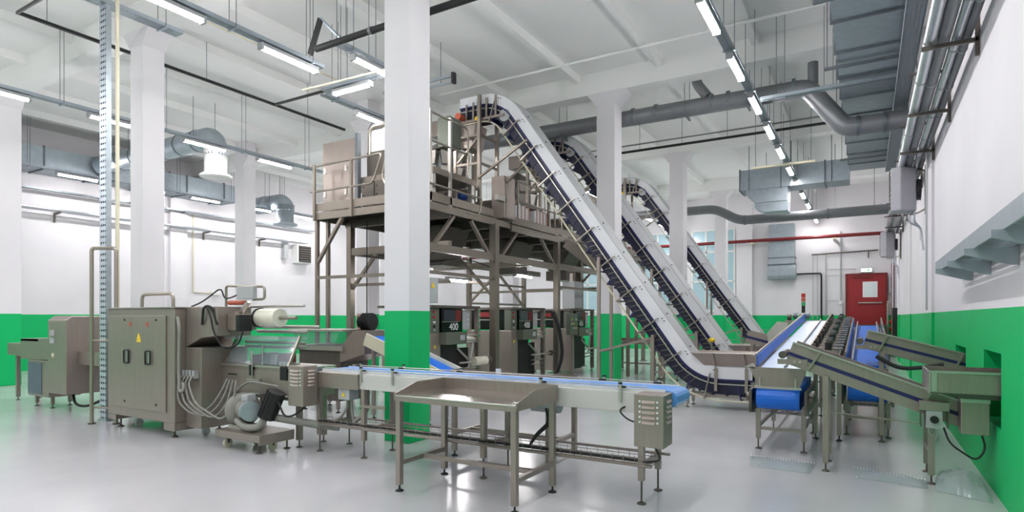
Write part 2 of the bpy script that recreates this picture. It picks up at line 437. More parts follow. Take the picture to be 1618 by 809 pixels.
# left-centre rows
for y, lab in ((4.42, 'large tube lamp at the top left edge of the picture'), (6.4, 'tube lamp hanging left of the nearest column, on the dangling tray end')):
    make_lamp(-7.94, y, ZL, LL, 'y', lab, 'tube lamps left of the nearest column')
tray_run(-7.94, -7.94, 2.6, 7.05, ZL+.121, 'cable tray above the two lamps at the upper left', [(-7.94, 3.4), (-7.94, 5.4), (-7.94, 6.8)])
make_lamp(-7.02, 7.4, ZL, LL, 'y', 'tube lamp partly hidden by the nearest column, upper one', 'tube lamps left of the nearest column')
tray_run(-7.02, -7.02, 6.45, 8.6, ZL+.121, 'short cable tray running behind the nearest column', [(-7.02, 6.8), (-7.02, 8.2)])
make_lamp(-8.0, 7.8, ZL, .9, 'x', 'tube lamp set crosswise to the other rows above the platform railing', 'tube lamps left of the nearest column')
tray_run(-8.7, -7.2, 7.8, 7.8, ZL+.121, 'short crosswise cable tray above the platform railing', [(-8.2, 7.8), (-7.5, 7.8)], m='galv')
make_lamp(-8.86, 9.28, ZL, LL, 'y', 'tube lamp over the platform, partly hidden by the nearest column, lower one', 'tube lamps left of the nearest column')
tray_run(-8.86, -8.86, 7.9, 10.4, ZL+.121, 'cable tray over the left half of the platform', [(-8.86, 8.2), (-8.86, 9.9)])
YL = [4.53, 6.6, 8.56, 10.53]
for i, y in enumerate(YL):
    make_lamp(-13.66, y, ZL, LL, 'y', 'tube lamp in the middle-left row, %s counted from the left picture edge' % ORD[i], 'tube lamps of the middle-left row')
tray_run(-13.66, -13.66, 3.0, 12.2, ZL+.121, 'long cable tray with tube lamps across the left half', [(-13.66, 5.6), (-13.66, 7.6), (-13.66, 9.6), (-13.66, 11.6)])
YW = [8.6, 10.6, 12.55, 14.7, 16.7, 18.7]
for i, y in enumerate(YW):
    make_lamp(-20.0, y, ZL, LL, 'y', 'tube lamp in the row along the left wall, %s counted from the left' % ORD[i], 'tube lamps by the left wall')
tray_run(-20.0, -20.0, 5.5, 19.5, ZL+.121, 'cable tray with lamps along the left wall', [(-20.0, 7.4), (-20.0, 9.6), (-20.0, 11.6), (-20.0, 13.6), (-20.0, 15.7)])
# unseen lamps added for light, extending the rows behind viewpoint and platform
HID = [(-1.87, y) for y in (-3.4, -1.4, .5, 2.5, 4.5)] + [(-7.94, y) for y in (-3.4, -1.4, .5, 2.5)] + [(-13.66, y) for y in (-3.4, -1.4, .5, 2.5)] \
    + [(-13.66, y) for y in (14.5, 16.5, 18.5, 20.5, 22.5, 24.5, 26.5)] + [(-7.9, y) for y in (16.5, 18.5, 20.5, 22.5, 24.5, 26.5, 28.3)] + [(-20, y) for y in (-1.4, .5, 2.5, 22.5, 24.5, 26.5)]
HSEQ = {}
for x, y in HID:
    hl = make_lamp(x, y, ZL, LL, 'y', 'unseen tube lamp of the %s row, %s one, %s' % ({-1.87: 'right-hand', -7.94: 'centre', -7.9: 'platform', -13.66: 'middle-left', -20: 'left wall'}[x], ORD[HSEQ.setdefault((x, y > 10), 0)], 'beyond the platform' if y > 10 else 'overhead behind the viewpoint'), 'tube lamps out of view')
    HSEQ[(x, y > 10)] += 1
    for s_ in (-.4, .4): MB().cyl((x, y+s_, ZL+.1), (x, y+s_, ZC), .006, n=6).build('hanger_rod', 'galv', hl)
# two lamps under the platform
for px_, py_, pz_, L_, lab_ in ((-8.2, 11.3, 2.42, .75, 'tube lamp under the platform above the first bagging machine'), (-8.2, 14.4, 2.7, .9, 'tube lamp under the platform above the second bagging machine')):
    hl = make_lamp(px_, py_, pz_, L_, 'y', lab_, 'tube lamps under the platform')
    for s_ in (-.3, .3): MB().cyl((px_, py_+s_, pz_+.1), (px_, py_+s_, 3.62), .006, n=6).build('hanger_rod', 'galv', hl)
# ================================================================== ducts, pipes and trays
def flanged_duct(name, label, x0, x1, y0, y1, z0, z1, ax, step, m='galv', first=.3):
    t = thing(name, label, 'air duct', ((x0+x1)/2, (y0+y1)/2, z0))
    B(x0, x1, y0, y1, z0, z1).build('duct_body', m, t)
    a, b = (x0, x1) if ax == 'x' else (y0, y1); q = a+first
    while q < b:
        e = .03
        if ax == 'y': B(x0-e, x1+e, q-.018, q+.018, z0-e, z1+e).build('flange', 'galv_dark', t)
        else: B(q-.018, q+.018, y0-e, y1+e, z0-e, z1+e).build('flange', 'galv_dark', t)
        q += step
    return t
d = flanged_duct('air_duct', 'wide rectangular galvanised duct running under the ceiling by the right wall', -.43, .49, 2.5, 20.0, 5.85, 6.3, 'y', 1.16)
for y in (4.2, 6.6, 8.9, 11.4, 15.0, 18.2):
    MB().bar((-.62, y, 5.79), (.68, y, 5.79), .05, .045).build('strut', 'galv_dark', d)
    r = MB()
    for x in (-.58, .64): r.cyl((x, y, 5.76), (x, y, ZC), .008, n=6)
    r.each('hanger_rod', 'galv_dark', d)
d = flanged_duct('air_duct', 'crosswise galvanised duct with stepped outlet in front of the end wall', -3.5, -.44, 20.05, 20.95, 5.62, 6.25, 'x', 1.2, first=.02)
MB().prism([(-3.3, 5.62), (-2.1, 5.62), (-2.1, 5.2), (-3.0, 5.2), (-3.3, 5.45)], 'y', 20.1, 20.9).build('outlet_step', 'galv', d)
MB().prism([(-3.05, 5.2), (-2.1, 5.2), (-2.1, 4.9), (-2.8, 4.9), (-3.05, 5.05)], 'y', 20.15, 20.85).build('outlet_step', 'galv', d)
r = MB()
for x in (-3.2, -2.0, -.9): r.cyl((x, 20.02, 5.6), (x, 20.02, ZC), .012, n=6)
r.each('hanger_rod', 'galv_dark', d)
# flat duct down the end wall
t = thing('wall_duct', 'flat grey duct coming down the end wall with rounded lower outlet', 'air duct', (-3.27, 29.2, 3.3))
B(-3.8, -2.75, 29.0, 29.49, 3.95, 5.75).build('duct_body', 'galv', t)
for z in (4.25, 3.95): B(-3.84, -2.71, 28.97, 29.49, z-.02, z+.02).build('flange', 'galv_dark', t)
MB().prism([(29.49, 3.93), (29.0, 3.93), (28.9, 3.75), (28.9, 3.45), (29.0, 3.3), (29.49, 3.3)], 'x', -3.85, -2.7).build('outlet', 'galv', t)
# cable ladder under the duct's right edge
t = thing('cable_ladder', 'perforated cable tray running below the right edge of the wide duct', 'cable tray', (.53, 11, 5.6))
B(.44, .66, 2.5, 19.5, 5.62, 5.628).build('tray_base', 'perf_tray', t)
r = MB(); r.box(.432, .44, 2.5, 19.5, 5.6, 5.7); r.box(.66, .668, 2.5, 19.5, 5.6, 5.7); r.each('tray_lip', 'galv', t)
r = MB()
for y in (5, 8, 11.6, 14, 17): r.cyl((.69, y, 5.6), (.69, y, ZC), .008, n=6)
r.each('hanger_rod', 'galv_dark', t)
# big round pipe with a dog-leg below the duct
t = thing('vent_pipe', 'thick grey pipe crossing the hall with an angled drop under the wide duct', 'pipe', (-3.5, 13.64, 6.2))
yp = 13.64
MB().tube(fillet([(-9.5, yp, 6.35), (-1.05, yp, 6.3), (-.38, yp, 5.38), (.9, yp, 5.38)], .16, 5), .185, 18).build('pipe_body', 'pipe_grey', t)
for x in (-7.4, -4.75, -4.2, -2.95, -2.6, -1.3): MB().cyl((x-.03, yp, 6.34), (x+.03, yp, 6.34), .2, n=18).build('pipe_collar', 'galv_dark', t)
for x in (-.15, .3): MB().cyl((x-.03, yp, 5.38), (x+.03, yp, 5.38), .2, n=18).build('pipe_collar', 'galv_dark', t)
for x in (-6.6, -3.5, -2.2): 
    r = MB(); r.cyl((x, yp-.22, 6.1), (x, yp-.22, ZC), .007, n=6); r.cyl((x, yp+.22, 6.1), (x, yp+.22, ZC), .007, n=6); r.each('hanger_rod', 'galv_dark', t)
    MB().bar((x, yp-.26, 6.12), (x, yp+.26, 6.12), .04, .03).build('strut', 'galv_dark', t)
MB().tube(fillet([(-5.5, yp, 6.5), (-5.5, yp, 6.9), (-5.5, yp+.3, 7.1)], .15), .1, 12).build('branch_pipe', 'pipe_grey', t)
MB().tube(fillet([(-3.05, yp, 6.5), (-3.3, yp, 6.85), (-3.3, yp, 7.3)], .15), .11, 12).build('branch_pipe', 'pipe_grey', t)
MB().cyl((-.95, yp, 6.3), (-.95, yp, 6.8), .1, n=14).build('branch_pipe', 'pipe_grey', t)
t = thing('vent_pipe', 'grey round pipe in front of the end wall, below the crosswise duct', 'pipe', (-1.5, 22.3, 4.9))
MB().tube(fillet([(-11.5, 22.3, 5.55), (-4.7, 22.3, 5.5), (-3.9, 22.3, 5.02), (.85, 22.3, 5.02)], .3), .16, 16).build('pipe_body', 'pipe_grey', t)
for x in (-7.0, -3.7, -1.1): MB().cyl((x-.03, 22.3, 5.02 if x > -4 else 5.52), (x+.03, 22.3, 5.02 if x > -4 else 5.52), .175, n=16).build('pipe_collar', 'galv_dark', t)
r = MB()
for x in (-3.0, -.9, .2): r.cyl((x, 22.3, 5.18), (x, 22.3, ZC), .01, n=6)
r.each('hanger_rod', 'galv_dark', t)
# thin black/grey pipes crossing behind the second column
t = thing('thin_pipe', 'thin black pipe with a grey one above it crossing behind the flared column', 'pipe', (-3, 16.6, 6.4))
MB().cyl((-8, 16.6, 6.38), (-.5, 16.6, 6.38), .035, n=10).build('pipe_body', 'black', t)
MB().cyl((-8, 16.6, 6.56), (-.5, 16.6, 6.56), .02, n=8).build('pipe_body', 'pipe_grey', t)
r = MB()
for x in (-5.6, -4.4, -3.2, -2.2): r.cyl((x, 16.6, 6.38), (x, 16.6, ZC), .007, n=6)
r.each('hanger_rod', 'galv_dark', t)
tag(MB().cyl((-9, 11.7, 7.05), (-.6, 11.7, 7.05), .03, n=10).build('thin_pipe', 'white_paint'), 'thin white conduit crossing just under the ceiling before the flared column', 'pipe')
# sprinkler-like black pipes on the left
t = thing('black_pipe', 'long black pipe with side branches under the ceiling at the left', 'pipe', (-11.75, 7.7, 6.45))
MB().tube([(-8.6, 4.2, 6.5), (-11.75, 4.2, 6.5), (-11.75, 11.2, 6.5)], .036, 10).build('pipe_body', 'black', t)
MB().cyl((-11.75, 9.05, 6.5), (-8.8, 9.05, 6.5), .032, n=10).build('branch_pipe', 'black', t)
for y in (4.6, 7.4, 10.0): MB().cyl((-11.75, y, 6.5), (-11.75, y, ZC), .006, n=6).build('hanger_rod', 'galv_dark', t)
t = thing('black_pipe', 'thick black pipe passing behind the nearest column high up', 'pipe', (-5.5, 6.42, 5.7))
MB().cyl((-7.35, 6.42, 5.76), (-2.6, 6.42, 5.76), .05, n=12).build('pipe_body', 'rubber', t)
for x in (-6.2, -5.7, -3.8, -3.6): MB().cyl((x-.025, 6.42, 5.76), (x+.025, 6.42, 5.76), .058, n=12).build('pipe_collar', 'pipe_grey', t)
for x in (-6.9, -4.6, -3.0): MB().cyl((x, 6.42, 5.76), (x, 6.42, ZC), .006, n=6).build('hanger_rod', 'galv_dark', t)
t = thing('tray_riser', 'dark tilted tray piece joining two lamp trays at different heights', 'cable tray', (-7.5, 6.3, 5.8))
MB().bar((-7.72, 6.62, 5.83), (-7.4, 6.55, 6.3), .1, .04, (0,1,0)).build('channel', 'rubber', t)
MB().bar((-7.4, 6.55, 6.3), (-7.05, 6.9, 5.86), .08, .03).build('tray_slope', 'galv', t)
tag(MB().cyl((-9.9, 3.0, 6.75), (-9.9, 9.2, 6.75), .018, n=8).build('thin_pipe', 'cream'), 'thin cream conduit under the ceiling beside the upper left lamp', 'pipe')
t = thing('thin_pipe', 'thin cream conduit hanging beneath the short trays left of the nearest column', 'pipe', (-7.3, 7.2, 5.55))
MB().tube([(-6.1, 7.2, 5.55), (-8.6, 7.2, 5.62)], .018, 8).build('pipe_body', 'cream', t)
for x in (-8.4, -6.4): MB().cyl((x, 7.2, 5.6), (x, 7.2, ZC), .006, n=6).build('hanger_rod', 'galv_dark', t)
# wooden-brown box and strut by the head of the first elevator
t = thing('ceiling_strut', 'short grey double strut under the ceiling left of the first elevator head', 'strut', (-7.9, 9.7, 6.5))
MB().bar((-9.2, 9.9, 6.55), (-7.3, 9.9, 6.55), .05, .05).build('rail', 'galv', t); MB().bar((-9.2, 9.9, 6.42), (-7.3, 9.9, 6.42), .04, .04).build('rail', 'galv', t)
B(-7.3, -7.24, 9.85, 9.95, 6.38, 6.6).build('end_plate', 'rubber', t)
for x in (-9.0, -7.6): MB().cyl((x, 9.9, 6.4), (x, 9.9, ZC), .007, n=6).build('hanger_rod', 'galv_dark', t)

tray_run(-1.75, .58, 12.25, 12.25, 5.73, 'perforated crosswise tray passing under the wide duct beside the lamp row', [(-1.4, 12.25), (-.6, 12.25)], w=.12)
t = thing('strut_rail', 'short pale crosswise strut under the lamp row near the stepped duct', 'strut', (-1.9, 17.3, 5.6))
MB().bar((-2.7, 17.3, 5.64), (-1.15, 17.3, 5.64), .1, .05).build('rail', 'cream', t)
for x in (-2.6, -1.25): MB().cyl((x, 17.3, 5.62), (x, 17.3, ZC), .007, n=6).build('hanger_rod', 'galv_dark', t)
# left-hand ducts
def drop_duct(label, xa, xb, y, z, r, zb, white):
    t = thing('drop_duct', label, 'air duct', ((xa+xb)/2, y, zb))
    n = 10; pts = [(xa, y, z)]+[V((xb-.34+.34*math.sin(i/n*math.pi/2), y, z-.34+.34*math.cos(i/n*math.pi/2))) for i in range(n+1)]+[(xb, y, zb+.55)]
    MB().tube(pts, r, 20).build('duct_body', 'galv', t)
    x = xa+.5
    while x < xb-.5: MB().cyl((x-.015, y, z), (x+.015, y, z), r+.015, n=20).build('duct_seam', 'galv_dark', t); x += .75
    MB().rev([(0, 0), (r*1.35, 0), (r*1.38, .05), (r*.95, .12), (r*1.02, .78), (0, .78)], (xb, y, zb), (0,0,1), 22).build('outlet', white, t)
    rr = MB()
    for q in (xa+.9, xb-.5): rr.cyl((q, y-r-.02, z), (q, y-r-.02, ZC), .008, n=6); rr.cyl((q, y+r+.02, z), (q, y+r+.02, ZC), .008, n=6)
    rr.each('hanger_rod', 'galv_dark', t)
drop_duct('round grey duct bending down to a white flared outlet, nearer one at the left', -20.2, -14.45, 9.35, 6.25, .28, 5.2, 'white_paint')
drop_duct('round grey duct bending down by the left wall, farther one near the platform', -21.0, -19.35, 15.4, 6.05, .33, 5.15, 'galv')
flanged_duct('air_duct', 'rectangular duct high along the left wall', -21.3, -20.35, 2.0, 14.0, 5.88, 6.5, 'y', 1.4)
t = thing('wall_pipe', 'long thin pipe on brackets along the left wall', 'pipe', (-21.2, 11, 4.8))
MB().cyl((-21.15, 5.6, 4.85), (-21.15, 18.0, 4.85), .036, n=12).build('pipe_body', 'pipe_silver', t)
MB().cyl((-21.3, 5.6, 4.83), (-21.3, 18.0, 4.83), .03, n=10).build('pipe_body', 'pipe_silver', t)
for y in (8.6, 11.0, 13.4, 15.8):
    MB().prism([(-21.49, 4.8), (-21.05, 4.8), (-21.05, 4.76), (-21.44, 4.73), (-21.44, 4.5), (-21.49, 4.5)], 'y', y-.02, y+.02).build('bracket', 'steel_dark', t)
t = thing('wall_tray', 'thin cable tray high on the left wall below the rectangular duct', 'cable tray', (-21.2, 11, 5.4))
B(-21.4, -21.15, 5.6, 18.5, 5.42, 5.43).build('tray_base', 'galv_dark', t); B(-21.15, -21.14, 5.6, 18.5, 5.40, 5.45).build('tray_lip', 'galv_dark', t)
for y in (7.5, 10.0, 12.5, 15.0): B(-21.5, -21.1, y-.02, y+.02, 5.37, 5.4).build('bracket', 'galv_dark', t)
t = thing('wall_conduit', 'cream conduit with small white box down the left wall', 'pipe', (-21.45, 13.0, 2.4))
MB().cyl((-21.47, 13.0, 2.5), (-21.47, 13.0, 5.4), .025, n=8).build('pipe_body', 'cream', t)
MB().tube([(-21.47, 13.0, 2.52), (-21.47, 13.7, 2.52)], .02, 8).build('pipe_end', 'cream', t)
B(-21.5, -21.4, 13.7, 14.05, 2.44, 2.62).build('junction_box', 'white_paint', t, .01)
t = thing('vent_grille', 'square louvred exhaust grille on the left wall', 'vent', (-21.4, 17.9, 4.0))
B(-21.5, -21.15, 17.45, 18.25, 3.95, 4.75).build('casing', 'white_paint', t, .02)
for i in range(7): MB().bar((-21.13, 17.55, 4.06+i*.1), (-21.13, 18.15, 4.06+i*.1), .05, .05).build('louvre', 'steel_dark', t)
B(-21.16, -21.14, 17.52, 18.18, 4.0, 4.7).build('dark_opening', 'black', t)
B(-21.5, -21.3, 16.9, 17.1, 4.1, 4.9).build('side_pipe', 'panel_grey', t)
# vertical perforated tray and conduit beside the stainless cabinet
t = thing('vertical_tray', 'tall perforated cable tray standing beside the stainless cabinet', 'cable tray', (-10.15, 4.75, 0))
B(-10.23, -10.05, 4.7, 4.706, .02, 6.42).build('tray_base', 'perf_x', t)
r = MB(); r.box(-10.236, -10.23, 4.7, 4.78, .02, 6.42); r.box(-10.05, -10.044, 4.7, 4.78, .02, 6.42); r.each('tray_lip', 'galv', t)
B(-10.28, -10.0, 4.69, 4.8, 0, .02).build('base_plate', 'galv', t)
B(-10.225, -10.055, 4.73, 4.775, .05, 6.4).build('hole_shade', 'rubber', t)  # added dark strip: stands in for the shaded tray interior behind the holes
tray_run(-10.14, -10.14, 3.6, 5.9, 6.43, 'cable tray under the ceiling at the head of the tall perforated tray', [(-10.14, 4.1), (-10.14, 5.6)], w=.22, m='perf_tray')
tag(MB().cyl((-9.87, 4.78, 1.75), (-9.87, 4.78, 7.3), .028, n=10).build('conduit', 'cream'), 'cream vertical conduit right of the tall perforated tray', 'pipe')
# ================================================================== front packing line
# ---- steel work tables
def work_table(name, label, x0, x1, y0, y1, back_hi, zt=.885):
    """back_hi: True = raised lip on the far side, False = on the near side"""
    t = thing(name, label, 'table', ((x0+x1)/2, (y0+y1)/2, 0), 'steel work tables')
    e = .035
    B(x0-e, x1+e, y0-e, y1+e, zt-.02, zt).build('table_top', 'steel_polished', t, .003)
    hi, lo = (y1+e, y0-e) if back_hi else (y0-e, y1+e)
    s = 1 if back_hi else -1
    B(x0-e, x1+e, min(hi, hi-s*.012), max(hi, hi-s*.012), zt, zt+.095).build('raised_lip', 'steel', t)
    poly = [(lo, zt-.05), (hi, zt-.05), (hi, zt+.095), (lo+s*.32, zt+.095), (lo, zt+.012)]
    MB().prism(poly, 'x', x0-e-.004, x0-e+.008).build('raised_lip', 'steel', t)
    MB().prism(poly, 'x', x1+e-.008, x1+e+.004).build('raised_lip', 'steel', t)
    B(x0-e+.01, x1+e-.01, min(lo, lo+s*.012), max(lo, lo+s*.012), zt-.055, zt-.015).build('apron', 'steel', t)
    for x in (x0, x1):
        for y in (y0, y1): leg(t, x, y, zt-.02, .05, .06)
    for x in (x0, x1): B(x-.02, x+.02, y0+.025, y1-.025, .24, .28).build('stretcher', 'steel', t)
    ym = (y0+y1)/2; B(x0+.02, x1-.02, ym-.02, ym+.02, .24, .28).build('stretcher', 'steel', t)
    return t
work_table('work_table', 'stainless work table with raised rim in the foreground', -3.7, -2.47, 4.2, 4.88, True)
work_table('work_table', 'second stainless work table on the far side of the blue belt', -4.1, -2.88, 5.6, 6.24, False, .9)

# ---- long blue belt conveyor
t = thing('belt_conveyor', 'long light blue belt conveyor running behind the foreground table', 'conveyor', (-3.5, 5.2, 0))
CX0, CX1 = -5.6, -1.36
r_ = .07; zc = .905
stad = [(CX0, zc+r_), (CX1-r_, zc+r_)] + [(CX1-r_+r_*math.sin(a*math.pi/8), zc+r_*math.cos(a*math.pi/8)) for a in range(1, 8)] + [(CX1-r_, zc-r_), (CX0, zc-r_)]
MB().prism(stad, 'y', 5.0, 5.40).build('belt', 'belt_light', t)
B(CX0, CX1-.12, 4.945, 4.985, .78, .955).build('side_frame', 'panel_light', t, .004)
B(CX0, CX1-.12, 5.415, 5.455, .78, .955).build('side_frame', 'panel_light', t, .004)
MB().cyl((-3.42, 5.47, .94), (-3.42, 5.47, 1.04), .03, n=12).build('sensor', 'white_cover', t)
for y in (4.985, 5.405): B(CX0, CX1-.1, y, y+.014, .955, .985).build('wear_strip', 'white_cover', t)
B(CX0-.02, -4.95, 4.915, 4.944, .77, .95).build('drive_cover', 'steel', t, .006)
for x in (-5.62, -4.9, -3.28, -1.66):
    for y in (4.965, 5.435): leg(t, x, y, .78, .05, .2, fr=.04, fm='steel_dark')
    B(x-.02, x+.02, 4.99, 5.41, .30, .345).build('cross_brace', 'steel', t)
for y in (4.93, 5.47): MB().tube([(CX0, y, .335), (CX1-.2, y, .335)], .014, 8).build('lower_rail', 'steel', t)
B(-4.9, -4.55, 4.92, 4.945, .58, .61).build('brace', 'steel', t)
for i, (x, s) in enumerate(((-5.45, 1), (-4.92, -1), (-4.75, 1), (-4.45, -1), (-3.9, 1), (-2.62, -1), (-2.2, 1), (-1.84, -1), (-1.66, 1))):
    y = 5.2+s*.265
    c = B(x-.012, x+.012, y-.01, y+.01, .86, 1.02).build('guide_clamp', 'steel_light', t)
    k = MB(); k.cyl((x, y, 1.02), (x, y, 1.035), .02, n=8); k.build('knob', 'black', c)
    B(x-.035, x+.035, y-s*.045-.01, y-s*.045+.01, .985, 1.003).build('sensor_block', 'black', c)
for s in (-1, 1): MB().cyl((CX0+.05, 5.2+s*.225, 1.0), (CX1-.25, 5.2+s*.225, 1.0), .006, n=6).build('guide_rail', 'steel_light', t)
w = MB()   # wire basket tray for cables
for yy, zz in ((4.9, .40), (4.9, .36), (4.95, .36), (5.0, .36), (5.05, .36), (5.05, .40)): w.cyl((CX0, yy, zz), (CX1-.15, yy, zz), .0035, n=5)
x = CX0
while x < CX1-.15: w.tube([(x, 4.9, .42), (x, 4.9, .36), (x, 5.05, .36), (x, 5.05, .42)], .003, 5); x += .1
w.build('wire_basket', 'steel', t, kind='stuff')
for q in range(3): MB().tube([(CX0, 4.93+q*.04, .372), (-4.5, 4.95+q*.03, .372), (-3.2, 4.92+q*.045, .372), (-1.7, 4.95+q*.03, .372)], .009, 6).build('cable', 'rubber', t)
b = B(-5.30, -5.12, 4.95, 5.10, .64, .775).build('junction_box', 'panel_grey', t, .008)
MB().prism([(-5.24, .68), (-5.18, .68), (-5.21, .735)], 'y', 4.944, 4.949).build('warning_sticker', 'yellow', b)
MB().tube(fillet([(-5.2, 5.0, .64), (-5.2, 5.0, .55), (-5.28, 4.97, .42), (-5.4, 4.96, .37)], .1), .016, 8).build('cable', 'hose_grey', t)
MB().tube(fillet([(-5.15, 5.02, .64), (-5.15, 5.02, .52), (-5.1, 5.0, .38)], .1), .014, 8).build('cable', 'hose_grey', t)
MB().tube(fillet([(-4.98, 5.1, .8), (-4.98, 5.1, .5), (-5.1, 5.0, .38)], .15), .026, 8).build('cable', 'hose_grey', t)
m_ = MB(); m_.cyl((-2.85, 5.2, .74), (-2.55, 5.2, .74), .07, n=14); m_.build('gear_motor', 'panel_grey', t)
for q in range(3): MB().tube(fillet([(-2.6+q*.03, 5.0, .74), (-2.55+q*.02, 4.97, .62), (-2.68+q*.01, 4.95, .5), (-2.75, 4.95, .38)], .1), .012, 6).build('cable', 'rubber', t)
MB().tube(fillet([(-1.75, 5.0, .85), (-1.85, 4.9, .8), (-1.75, 4.88, .72), (-1.6, 4.88, .7)], .06), .008, 6).build('cable', 'rubber', t)
MB().tube(fillet([(-1.5, 4.8, .55), (-1.45, 4.86, .42), (-1.62, 4.95, .36), (-1.9, 4.95, .37)], .08), .007, 6).build('cable', 'rubber', t)
# motor cover with louvres at the right end
def louvre_box(name, label, x0, x1, y0, y1, z0, z1, parent):
    o = B(x0, x1, y0, y1, z0, z1).build(name, 'steel', parent, .006)
    n = 5
    for i in range(n):
        z = z1-.06-i*.042
        q = MB(); q.prism([(y0, z+.012), (y0-.014, z-.008), (y0, z-.010)], 'x', x0+.07, x1-.07); q.build('louvre', 'steel', o)
        q = MB(); q.prism([(x1, z+.012), (x1+.014, z-.008), (x1, z-.010)], 'y', y0+.06, y1-.05); q.build('louvre', 'steel', o)
    for xx in (x0+.05, x1-.05):
        for i in range(n):
            MB().cyl((xx, y0-.006, z1-.055-i*.042), (xx, y0, z1-.055-i*.042), .009, n=8).build('rivet', 'paper', o)
    return o
louvre_box('motor_cover', None, -1.63, -1.385, 4.68, 4.93, .55, .975, t)

# ---- flow wrapping machine (stainless cabinet + film head + frame)
t = thing('packaging_machine', 'large stainless packaging machine with film reels at the left', 'machine', (-8.0, 4.95, 0))
cab = B(-9.5, -7.8, 4.47, 5.32, .2, 1.72).build('cabinet', 'steel', t, .012)
B(-9.53, -7.77, 4.44, 5.35, 1.72, 1.735).build('cabinet_top', 'steel_light', cab)
dr = B(-9.36, -7.98, 4.452, 4.469, .33, 1.62).build('door', 'steel', cab, .004)
for x in (-8.93, -8.38):
    fr = MB(); z0, z1 = .96, 1.14; pts = [(x-.06, 4.435, z0), (x+.06, 4.435, z0), (x+.06, 4.435, z1), (x-.06, 4.435, z1)]
    fr.tube(fillet(pts+[pts[0]], .03), .011, 6); fr.build('handle', 'black', cab)
    B(x-.045, x+.045, 4.445, 4.451, z0+.01, z1-.01).build('handle_recess', 'steel_light', cab)
for x in (-9.0, -8.2):
    for z in (1.56, .42): MB().cyl((x, 4.445, z), (x, 4.453, z), .016, n=10).build('lock', 'black', cab)
MB().prism([(-8.68, 1.29), (-8.58, 1.29), (-8.63, 1.38)], 'y', 4.447, 4.452).build('warning_sticker', 'yellow', cab)
B(-8.68, -8.58, 4.448, 4.452, 1.255, 1.285).build('warning_sticker', 'yellow', cab)
for x in (-8.85, -8.42):
    MB().rev([(.022, 0), (.034, 0), (.034, .003), (.022, .003), (.022, 0)], (x, 4.452, 1.5), (0,-1,0), 16).build('prohibition_sticker', 'orange', cab)
    MB().bar((x-.018, 4.449, 1.518), (x+.018, 4.449, 1.482), .004, .008, (0,1,0)).build('prohibition_bar', 'orange', cab)
rail(MB(), [(-9.12, 4.75, 1.73), (-9.12, 4.75, 1.93), (-8.32, 4.75, 1.93), (-8.32, 4.75, 1.73)], .024, .1, 10).build('hoop_handle', 'tube_steel', t)
for x, y in ((-9.4, 4.6), (-7.95, 4.56), (-9.4, 5.2), (-7.95, 5.2)):
    f = MB(); f.cyl((x, y, .015), (x, y, .2), .014, n=8); f.rev([(0,0),(.045,0),(.045,.01),(.015,.025),(0,.026)], (x, y, 0), (0,0,1), 14); f.build('foot', 'steel_dark', t)
B(-9.5, -9.28, 4.47, 5.3, .13, .2).build('skid', 'steel', t); B(-8.05, -7.8, 4.47, 5.3, .1, .2).build('skid', 'steel', t)
for x, y in ((-9.2, 4.75), (-7.72, 4.85)):
    c = MB(); c.cyl((x-.02, y, .055), (x+.02, y, .055), .055, n=16); c.build('caster', 'white_cover', t)
B(-7.795, -7.45, 4.62, 5.3, .14, 1.2).build('side_housing', 'steel', t, .01)
# plug strip with cables
for i in range(4):
    x = -7.76+i*.075
    p = MB(); p.box(x-.022, x+.022, 4.56, 4.62, .80, .9); p.build('plug', 'panel_grey', t)
    MB().tube(fillet([(x, 4.55, .83), (x, 4.5, .74), (x+.05+.05*i, 4.46, .5), (x+.35+.12*i, 4.5, .32), (x+.7+.05*i, 4.55, .5), (-6.9+.06*i, 4.62, .82)], .3, 8), .013, 7).build('cable', 'hose_grey', t)
MB().tube(fillet([(-7.78, 4.5, 1.6), (-7.7, 4.48, 1.45), (-7.72, 4.48, .9), (-7.66, 4.46, .62), (-7.56, 4.46, .68), (-7.62, 4.48, .74)], .15, 8), .022, 8).build('cable', 'hose_grey', t)
# film head
hd = MB(); hd.prism([(-7.795, 1.735), (-7.12, 1.735), (-7.12, 1.36), (-7.45, 1.33), (-7.795, 1.20)], 'y', 4.62, 5.12); hd.build('film_head', 'steel', t, .008)
B(-7.115, -6.88, 4.76, 5.02, 1.43, 1.64).build('head_arm', 'steel', t, .006)
B(-6.88, -6.8, 4.72, 4.9, 1.42, 1.63).build('sensor_box', 'black', t, .006)
MB().tube(fillet([(-7.3, 4.6, 1.72), (-7.18, 4.58, 1.6), (-7.16, 4.6, 1.4), (-6.98, 4.62, 1.2), (-6.8, 4.7, 1.24), (-6.76, 4.74, 1.42)], .2, 8), .012, 7).build('cable', 'black', t)
MB().tube(fillet([(-7.4, 4.6, 1.5), (-7.34, 4.58, 1.74), (-7.2, 4.6, 1.74), (-7.12, 4.63, 1.5)], .1, 8), .016, 7).build('cable', 'black', t)
MB().cyl((-6.84, 5.06, 1.59), (-6.46, 5.06, 1.59), .118, n=24).build('film_reel', 'film', t)
MB().cyl((-7.1, 5.06, 1.59), (-6.15, 5.06, 1.59), .024, n=12).build('reel_shaft', 'tube_steel', t)
MB().cyl((-6.87, 5.06, 1.59), (-6.84, 5.06, 1.59), .13, n=24).build('reel_disc', 'rubber', t)
for z, y, x1 in ((1.47, 5.3, -6.0), (1.41, 5.2, -6.1), (1.74, 5.1, -6.05)): MB().cyl((-7.1, y, z), (x1, y, z), .024 if z < 1.6 else .018, n=10).build('guide_roller', 'steel_light', t)
MB().cyl((-7.35, 4.95, 1.79), (-6.98, 4.95, 1.79), .03, n=12).build('red_roller', 'orange', t)
